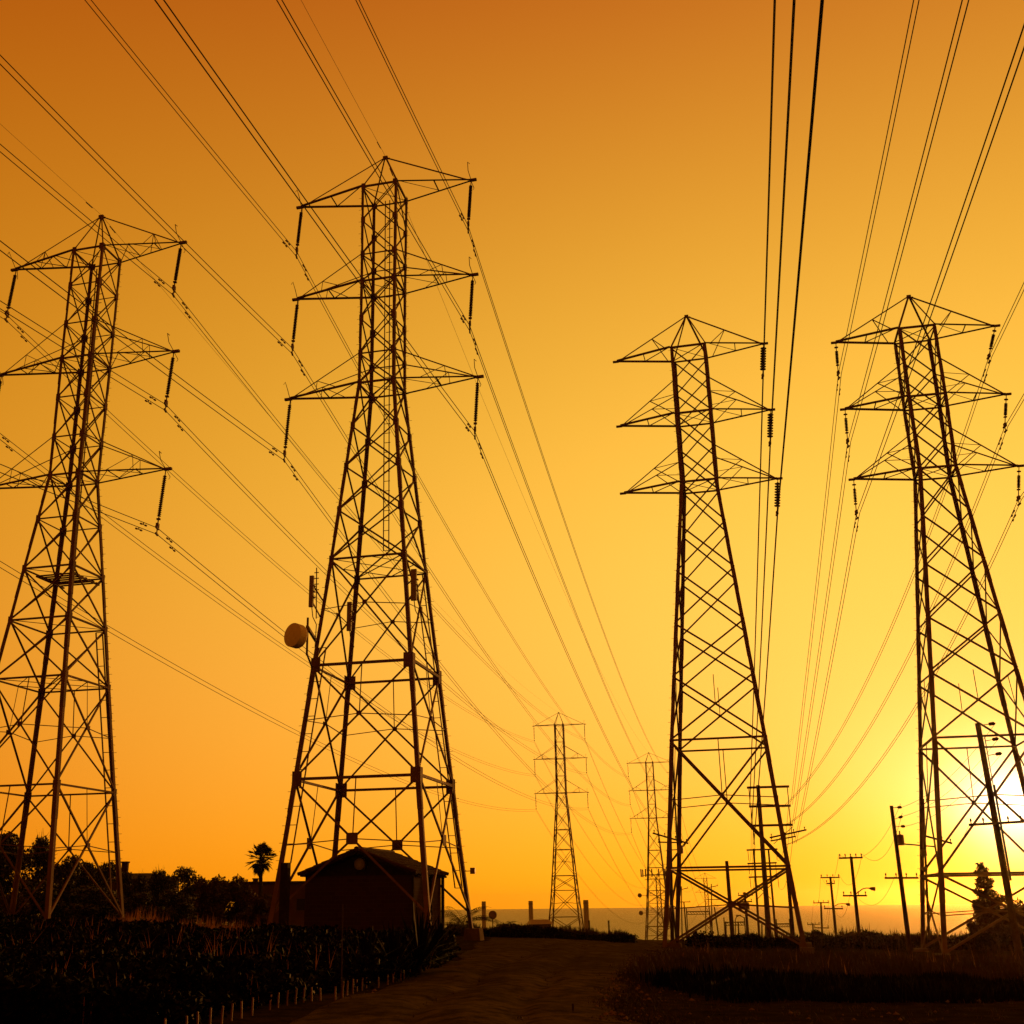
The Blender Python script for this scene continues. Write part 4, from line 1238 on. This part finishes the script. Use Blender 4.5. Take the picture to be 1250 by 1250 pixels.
plant(protoC, 18, 1086, 70, 20, 'low russet bush at the very left edge', 'bush', TG)
plant(protoD, 168, 1088, 74, 26, 'low dark bush just right of the leftmost tower', 'bush', TG)
plant(protoD, 70, 1052, 104, 34, 'dark tree filling the gap behind the middle legs of the leftmost tower', 'tree', TG)
plant(protoA, 122, 1056, 106, 34, 'broad dark tree in the back row behind the right leg of the leftmost tower', 'tree', TG)
plant(protoD, 208, 1068, 100, 36, 'broad low tree in the back row left of the palm', 'tree', TG)
plant(protoA, 272, 1072, 104, 34, 'back row tree just left of the palm trunk', 'tree', TG)
# trees at the right, the sun's glare put into their russet leaf colour
plant(protoC, 1213, 1087, 96, 34, 'broad dark bush below the setting sun', 'bush', 'dark growth below the sun')
plant(protoC, 1248, 1094, 92, 20, 'dark bush at the right edge below the sun', 'bush', 'dark growth below the sun')
plant(protoC, 1188, 1118, 92, 14, 'small bush at the foot of the conifer', 'bush', 'dark growth below the sun')

def conifer(px_, top_y, Y, label):
    c = at(px_, top_y, Y); z0 = g(c.x, Y); h = c.z - z0
    root = empty('conifer', (c.x, Y, z0), 0, label, 'tree')
    rr = random.Random(12)
    b = MB(); b.tube([(0, 0, -0.3), (0.05, 0, h * 0.95)], 0.16, 7, 0.03)
    cl = []
    for k in range(34):
        q = k / 33
        z = h * (0.12 + 0.85 * q)
        r_ = (0.85 * (1 - q) ** 0.4 + 0.12) * rr.uniform(0.7, 1.25)
        a = k * 2.4
        p = Vector((math.cos(a) * r_ * 0.62, math.sin(a) * r_ * 0.62, z + rr.uniform(-.1, .1)))
        cl.append((p, 0.30 + 0.38 * (1 - q), 0.7))
        b.tube([(0, 0, z - 0.15), tuple(p)], 0.035, 4, 0.012)
    b.build('trunk', BARK, root)
    b = MB(); leaf_cloud(b, cl, 8500, 0.12, rr); b.build('crown', LEAF_RED_GLARE, root)  # red-brown of the sun's glare is put into the crown colour
conifer(1197, 1054, 90, 'narrow pointed conifer inside the rightmost tower')

# palms
def fan_palm(px_, top_y, Y, rad_px, label):
    rad = rad_px / F * Y
    c = at(px_, top_y + rad_px * 0.95, Y); z0 = g(c.x, Y); h = c.z - z0
    root = empty('fan_palm', (c.x, Y, z0), 0, label, 'palm tree')
    rr = random.Random(5)
    b = MB(); b.tube([(0, 0, -0.3), (0.1, 0, h * 0.5), (0, 0, h)], 0.24, 9, 0.17); b.build('trunk', BARK, root)
    b = MB(); lv = MB()
    for k in range(100):
        el = rr.uniform(-1.5, 1.45)
        az_ = k * 2.399
        d = Vector((math.cos(az_) * math.cos(el), math.sin(az_) * math.cos(el), math.sin(el)))
        L = rad * rr.uniform(0.28, 0.60) * (0.8 if el < -0.6 else 1.0)
        o = Vector((0, 0, h))
        tipp = o + d * L
        lv.tube([o, tipp], 0.025, 4, 0.012)
        side = d.cross(Vector((0, 0, 1))).normalized(); upv = side.cross(d)
        for j in range(11):
            a = R(-72 + 14.4 * j)
            q = (d * math.cos(a) + side * math.sin(a)).normalized()
            ll = rad * 0.36 * (1 - 0.25 * abs(a))
            e = tipp + q * ll - Vector((0, 0, ll * 0.25 * rr.random()))
            m1 = tipp + q * ll * 0.5
            wv = q.cross(upv).normalized() * rad * 0.04
            lv.add([tipp, m1 + wv, e, m1 - wv], [(0, 1, 2, 3)])
    lv.build('crown', PALM, root)
fan_palm(318.5, 1026, 118, 24, 'fan palm standing clear against the sky left of the dish tower')
def feather_palm(px_, base_y, Y, L, n, label, group='small feathery palms', seed=1, el0=0.2):
    c = at(px_, base_y, Y); z0 = g(c.x, Y)
    root = empty('feather_palm', (c.x, Y, z0), 0, label, 'palm', group)
    rr = random.Random(seed)
    b = MB(); b.tube([(0, 0, -0.2), (0, 0, L * 0.28)], 0.14, 7, 0.1); b.build('trunk', BARK, root)
    lv = MB()
    for k in range(n):
        az_ = k * 2.399 + rr.uniform(-.2, .2); el = rr.uniform(el0, 1.4)
        d = Vector((math.cos(az_), math.sin(az_), 0))
        pts = []
        for t in range(9):
            s_ = t / 8
            ee = el - s_ * 1.5
            pts.append((pts[-1] if pts else Vector((0, 0, L * 0.26))) + (d * math.cos(ee) + Vector((0, 0, math.sin(ee)))) * (L / 8))
        lv.tube(pts, 0.018, 4, 0.006)
        side = d.cross(Vector((0, 0, 1)))
        for t in range(1, 9):
            for q in (0.0, 0.5):
                p = pts[t - 1].lerp(pts[t], q)
                dd = (pts[t] - pts[t - 1]).normalized()
                for sg in (-1, 1):
                    l2 = L * 0.30 * math.sin(math.pi * min(1, (t + q) / 9 + 0.1))
                    e = p + (side * sg + dd * 0.7).normalized() * l2 - Vector((0, 0, l2 * 0.35))
                    lv.add([p, p + dd * 0.03 + (e - p) * 0.5, e, p - dd * 0.03 + (e - p) * 0.5], [(0, 1, 2, 3)])
    lv.build('crown', PALM, root)
    return root
feather_palm(565, 1140, 78, 2.3, 15, 'feathery palm behind the right foot of the dish tower', seed=3)
feather_palm(614, 1140, 98, 1.6, 11, 'low feathery palm just right of the round road sign', seed=4)
feather_palm(631, 1140, 102, 1.3, 11, 'small low palm left of the middle chimney', seed=6)

# ------------------------------------------------------------------ fields and plant beds
def blades(name, pts_fn, n, h, w, m, label, cat, lean=0.35, seed=0, kind='stuff', multi=3, up=0.0):
    rr = random.Random(seed)
    P = [pts_fn(rr) for _ in range(n)]
    zz = gz(np.array([p[0] for p in P]), np.array([p[1] for p in P]))
    b = MB()
    for (x, y), z in zip(P, zz):
        hl = h * (0.8 + 0.75 * noise.noise((x * 0.55, y * 0.55, seed)) + 0.25 * noise.noise((x * 1.9, y * 1.9, seed)))
        for _ in range(multi):
            a = rr.uniform(0, 6.283); l_ = rr.uniform(0.1, 1) * lean
            d = Vector((math.cos(a) * l_, math.sin(a) * l_, 1)).normalized()
            hh = hl * rr.uniform(0.55, 1.15)
            s = Vector((-math.sin(a), math.cos(a), 0)) * w * rr.uniform(0.6, 1.3)
            o = Vector((x + rr.uniform(-.1, .1), y + rr.uniform(-.1, .1), z + up * hl * rr.random()))
            m1 = o + d * hh * 0.6
            e = o + d * hh + Vector((math.cos(a), math.sin(a), -0.3)) * hh * 0.25 * l_
            b.add([o - s * 0.5, o + s * 0.5, m1 + s, m1 - s], [(0, 1, 2, 3)])
            b.add([m1 - s, m1 + s, e], [(0, 1, 2)])
    o = b.build(name, m)
    tag(o, label, cat, kind=kind)
    return o
def leafy(name, pts_fn, n, h, size, m, label, cat, seed=0, per=6):
    rr = random.Random(seed)
    P = [pts_fn(rr) for _ in range(n)]
    zz = gz(np.array([p[0] for p in P]), np.array([p[1] for p in P]))
    b = MB()
    for (x, y), z in zip(P, zz):
        hl = h * (0.85 + 0.8 * noise.noise((x * 0.4, y * 0.4, seed + 3.3)) + 0.35 * noise.noise((x * 1.5, y * 1.5, seed + 1.1)))
        for _ in range(per):
            p = Vector((x + rr.gauss(0, .14), y + rr.gauss(0, .14), z + hl * rr.random() ** 0.7))
            a = Vector((rr.gauss(0, 1), rr.gauss(0, 1), rr.gauss(0.4, 0.7))).normalized()
            q = a.cross(Vector((rr.gauss(0, 1), rr.gauss(0, 1), rr.gauss(0, 1)))).normalized()
            s = size * rr.uniform(0.6, 1.5)
            b.add([p - a * s * 0.2, p + q * s * 0.33 + a * s * 0.4, p + a * s, p - q * s * 0.33 + a * s * 0.4], [(0, 1, 2, 3)])
    o = b.build(name, m)
    tag(o, label, cat, kind='stuff')
    return o
# edge of the left field, as ground points
EDGE = [(-4.6, 16.0), (-3.95, 20.5), (-3.2, 23.0), (-2.3, 26.5), (-1.3, 31.0), (-0.75, 36), (-0.55, 44), (-0.9, 52), (-1.6, 57)]
def edge_x(y):
    return float(np.interp(y, [e[1] for e in EDGE], [e[0] for e in EDGE]))
def field_row(y0, y1, x0=None, xr=None):
    def f(rr):
        y = rr.uniform(y0, y1)
        x1 = edge_x(y) - 0.15 if xr is None else xr
        x = x1 - (x1 - (x0 if x0 is not None else -0.5 * y - 4)) * rr.random()
        return (x, y)
    return f
rows = [(18.0, 20.6, 0.50, 3000), (21.2, 24.0, 0.52, 3200), (24.8, 28.0, 0.55, 3200), (29.0, 32.5, 0.55, 3200), (33.5, 37.5, 0.58, 3200), (38.5, 43, 0.6, 3000), (44.5, 49.5, 0.6, 3000), (51, 56, 0.5, 2600)]
ord_ = ['nearest', 'second', 'third', 'fourth', 'fifth', 'sixth', 'seventh', 'farthest']
for i, (y0, y1, h, n) in enumerate(rows):
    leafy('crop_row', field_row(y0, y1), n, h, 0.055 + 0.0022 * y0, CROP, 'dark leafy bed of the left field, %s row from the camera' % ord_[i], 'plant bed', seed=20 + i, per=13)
blades('grass_tufts', lambda rr: (rr.uniform(-40, -6), rr.uniform(57, 66)), 2400, 0.4, 0.03, GRASS, 'dry grass at the back of the left field', 'grass', seed=41, multi=4)
blades('grass_tufts', lambda rr: (rr.uniform(-17.5, -9.5), rr.uniform(57, 58.5)), 260, 0.95, 0.016, STRAW_GLINT, 'pale stems coloured as sunlit tips along the far edge of the left field', 'grass', seed=44, multi=2, lean=0.25)  # pale colour stands in for low sun catching the plant tips
blades('grass_tufts', lambda rr: (rr.uniform(-11.5, -6), rr.uniform(47.5, 49)), 220, 0.62, 0.013, STRAW_GLINT, 'pale stems coloured as sunlit tips along the back rows of the left field', 'grass', seed=43, multi=3, lean=0.25)  # same pale stand-in for sunlit tips, nearer row
for i_, (y0, y1, h_, n_) in enumerate([(18, 24, 0.75, 190), (25, 36, 0.85, 260), (37, 55, 0.9, 300)]):
    blades('pale_stalks', field_row(y0, y1), n_, h_, 0.009, STRAW_GLINT, 'scattered pale stalks added as sun glints over the left field, %s part' % ('front', 'middle', 'back')[i_], 'stalks', seed=90 + i_, multi=3, lean=0.6)  # stalks added to paint the glints of sunlit leaf tips
# right beds
def rb(rr):
    y = 28.3 + 18 * rr.random()
    y0_ = y
    x0 = float(np.interp(y, [27, 30, 36, 47], [4.2, 4.0, 5.0, 8.0]))
    x = x0 + (0.55 * y + 4 - x0) * rr.random() + rr.gauss(0, 0.15)
    return (x, y + (1.5 * noise.noise((x * 0.35, 0, 7.0)) - 0.5) * max(0, 1 - (y0_ - 28.3) / 6))
blades('grass_bed', rb, 16000, 0.52, 0.020, GRASS, 'low russet grass bed filling the right foreground', 'grass', seed=51, multi=4)
def rfront(rr):
    y = rr.uniform(23.6, 28.6)
    x = float(np.interp(y, [24, 28], [4.9, 4.2])) + rr.random() * 17 + rr.gauss(0, 0.2)
    return (x, y + 1.3 * noise.noise((x * 0.5, 0, 9.0)))
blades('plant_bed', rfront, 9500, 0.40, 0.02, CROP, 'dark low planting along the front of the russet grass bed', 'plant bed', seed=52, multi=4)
blades('pale_stalks', rb, 260, 0.72, 0.006, STRAW_GLINT, 'taller dry stalks standing out of the russet grass bed', 'stalks', seed=58, multi=2, lean=0.4)
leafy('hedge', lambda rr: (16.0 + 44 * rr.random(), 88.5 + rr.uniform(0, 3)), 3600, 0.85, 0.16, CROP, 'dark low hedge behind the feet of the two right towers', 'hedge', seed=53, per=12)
blades('grass_tufts', lambda rr: (16.0 + 44 * rr.random(), 88.5 + rr.uniform(0, 3)), 2600, 1.15, 0.03, GRASS, 'thin grass heads sticking out of the low hedge', 'grass', seed=54, multi=3, lean=0.2)
leafy('hedge', lambda rr: (27 + 36 * rr.random(), 97 + rr.uniform(0, 3)), 3000, 0.95, 0.18, CROP, 'dark scrub along the skyline at the right edge', 'hedge', seed=55, per=10)
blades('grass_tufts', lambda rr: (27 + 36 * rr.random(), 97 + rr.uniform(0, 3)), 900, 1.5, 0.04, GRASS, 'spiky stalks on the skyline scrub at the right', 'grass', seed=56, multi=4, lean=0.5)
leafy('hedge', lambda rr: (-1.6 + 13.0 * rr.random(), 86 + rr.uniform(0, 2.4)), 2400, 0.62, 0.14, CROP, 'dark nursery bed below the distant lattice tower', 'hedge', seed=57, per=12)
blades('grass_tufts', lambda rr: (-1.6 + 12.6 * rr.random(), 86.5 + rr.uniform(0, 2.4)), 1500, 0.95, 0.035, GRASS, 'feathery tops of the nursery bed below the distant tower', 'grass', seed=58, multi=4, lean=0.5)
def sparse(rr):
    y = rr.uniform(19, 85)
    x = rr.uniform(-0.6, 0.25 * y + 2)
    return (x, y)
def verge(rr):
    t = rr.random() ** 1.3
    y = 19 + 66 * t
    c = float(np.interp(y, [p[1] for p in pc], [p[0] for p in pc])); h_ = float(np.interp(y, [p[1] for p in pc], [p[2] for p in pc]))
    k = rr.random()
    if k < 0.2: return (c + rr.gauss(0, 0.18), y)
    if k < 0.6: return (c + h_ * 0.75 + abs(rr.gauss(0, 0.9)), y)
    return (rr.uniform(c - h_, 0.3 * y + 3), y)
blades('grass_tufts', verge, 5200, 0.10, 0.010, GRASS, 'short sparse dry grass along the track and on the bare ground', 'grass', seed=60, multi=5, lean=1.0)
rs_ = random.Random(77)
st = MB()
for _ in range(900):
    x, y = verge(rs_)
    r_ = rs_.uniform(0.015, 0.06)
    z = g(x, y) + r_ * 0.4 + 0.02
    vs_ = [Vector((x + r_ * rs_.uniform(.6, 1.3) * dx, y + r_ * rs_.uniform(.6, 1.3) * dy, z + r_ * 0.7 * dz)) for dx, dy, dz in ((1, 0, 0), (-1, 0, 0), (0, 1, 0), (0, -1, 0), (0, 0, 1), (0, 0, -1))]
    st.add(vs_, [(0, 2, 4), (2, 1, 4), (1, 3, 4), (3, 0, 4), (2, 0, 5), (1, 2, 5), (3, 1, 5), (0, 3, 5)])
tag(st.build('loose_stones', CONCRETE), 'loose stones scattered over the dirt track', 'stones', kind='stuff')

# spiky plants at the corner of the left field
def spiky(px_, base_y, h, n, label, seed):
    d = ray(px_, base_y)
    Y = 40.0
    for _ in range(12):
        p = d * (Y / d.y); Y += (p.z - g(p.x, Y)) / max(0.01, -d.z / d.y + 0.0); Y = min(max(Y, 18), 62)
    p = d * (Y / d.y)
    root = empty('spiky_shrub', (p.x, Y, g(p.x, Y)), 0, label, 'shrub', 'spiky shrubs at the field corner')
    rr = random.Random(seed)
    b = MB(); b.tube([(0, 0, -0.1), (0, 0, h * 0.25)], 0.07, 6, 0.05); b.build('stem', BARK, root)
    lv = MB()
    for k in range(n):
        a = k * 2.399; el = rr.uniform(0.15, 1.5)
        dd = Vector((math.cos(a) * math.cos(el), math.sin(a) * math.cos(el), math.sin(el)))
        L = h * rr.uniform(0.6, 1.0)
        o = Vector((0, 0, h * 0.15)); s = dd.cross(Vector((0, 0, 1))).normalized() * 0.035
        m1 = o + dd * L * 0.55; e = o + dd * L - Vector((0, 0, L * 0.16 * math.cos(el)))
        lv.add([o - s * .6, o + s * .6, m1 + s, m1 - s], [(0, 1, 2, 3)]); lv.add([m1 - s, m1 + s, e], [(0, 1, 2)])
    lv.build('leaves', CROP, root)
spiky(512, 1192, 1.75, 90, 'tall spiky shrub at the right corner of the left field', 1)
spiky(535, 1178, 1.45, 70, 'spiky shrub leaning out over the track, right of the tall one', 2)
spiky(480, 1196, 1.30, 70, 'bushy spiky shrub left of the tall spiky one', 3)
spiky(445, 1200, 1.2, 70, 'spiky shrub in front of the middle of the hut', 4)

# stakes along the bed edge
for i, (bx, by, ty_) in enumerate([(520, 1187, 1181), (514, 1190, 1183), (501, 1194, 1183), (493, 1196, 1184), (489, 1197, 1184), (480, 1199, 1189), (473, 1202, 1190), (462, 1206, 1193), (447, 1207, 1193), (441.5, 1210, 1193.5),
                                   (435.5, 1211, 1194), (430.5, 1213, 1195), (423.5, 1215, 1197.5), (417.5, 1218, 1198), (409, 1221, 1204), (391, 1221.5, 1206), (380.5, 1222, 1205), (370.3, 1224, 1205.5), (360.3, 1226, 1206.5), (350, 1227.5, 1209), (339, 1230, 1211.5),
                                   (329, 1233, 1214), (307.5, 1239, 1217.5), (294.5, 1243, 1222), (282, 1246, 1225), (270, 1250, 1228), (256, 1253, 1230), (241, 1256, 1235), (227.5, 1258, 1240), (201, 1261, 1243)]):
    d = ray(bx, by); Y = 26.0
    for _ in range(20):
        p = d * (Y / d.y); Y += (p.z - g(p.x, Y)) / max(0.02, -d.z / d.y); Y = min(max(Y, 15), 40)
    p = d * (Y / d.y); z0 = g(p.x, Y)
    t_ = at(bx, ty_, Y)
    h = t_.z - p.z
    b = MB()
    tilt = rnd.uniform(-0.05, 0.09)
    b.tube([(0, 0, -0.1), (tilt * h * .4, 0, h * 0.5), (tilt * h, rnd.uniform(-.02, .02), h)], 0.019, 7, 0.015)
    o = b.build('plant_stake', STAKE)
    o.location = (p.x, Y, z0)
    tag(o, 'short thin sunlit stake in the row along the edge of the left field', 'stake', 'stakes along the field edge')
d = ray(416.6, 1218); Y = 26.0
for _ in range(20):
    p = d * (Y / d.y); Y += (p.z - g(p.x, Y)) / max(0.02, -d.z / d.y); Y = min(max(Y, 15), 40)
p = d * (Y / d.y); t_ = at(418.3, 1104, Y)
b = MB(); b.tube([(0, 0, -0.2), (t_.x - p.x, 0, t_.z - p.z)], 0.013, 7); o = b.build('marker_pole', WOOD); o.location = (p.x, Y, g(p.x, Y))
tag(o, 'tall thin marker pole among the stakes, in front of the hut', 'pole')
for (bx, by, ty_, l_) in ((700, 1246, 1232, 'tiny thin post stub at the bottom edge in the track'), (1056, 1165, 1150, 'small marker post left of the rightmost tower, on the bare strip'), (720, 1147, 1124, 'thin post at the end of the nursery bed right of the distant tower'), (744, 1146, 1124, 'thin post just left of the tower right of the track')):
    Y = 20.0 if by > 1200 else (72 if bx > 1000 else 90)
    p = at(bx, by, Y); t_ = at(bx, ty_, Y)
    z0 = g(p.x, Y)
    b = MB(); b.tube([(0, 0, -0.2), (0, 0, max(0.2, t_.z - z0))], 0.012 if Y < 50 else 0.06, 7); b.tube([(0, 0, max(0.15, t_.z - z0) - 0.03), (0, 0, max(0.2, t_.z - z0) + 0.02)], 0.018 if Y < 50 else 0.08, 7)
    o = b.build('marker_post', WOOD); o.location = (p.x, Y, z0)
    tag(o, l_, 'post')

# ------------------------------------------------------------------ haze
HAZE = 0.5e-4
if HAZE:
    hm = bpy.data.materials.new('haze')
    hm.use_nodes = True
    t = hm.node_tree
    for n in list(t.nodes):
        t.nodes.remove(n)
    pv = t.nodes.new('ShaderNodeVolumePrincipled')
    pv.inputs['Color'].default_value = (0.9, 0.7, 0.42, 1)
    pv.inputs['Density'].default_value = HAZE
    pv.inputs['Anisotropy'].default_value = 0.92
    o_ = t.nodes.new('ShaderNodeOutputMaterial')
    t.links.new(pv.outputs[0], o_.inputs['Volume'])
    b = MB(); b.box((0, 4950, (60 - 64) / 2), (18100, 10300, 60 + 64 + 8))
    hz = b.build('haze', hm)
    tag(hz, kind='stuff')
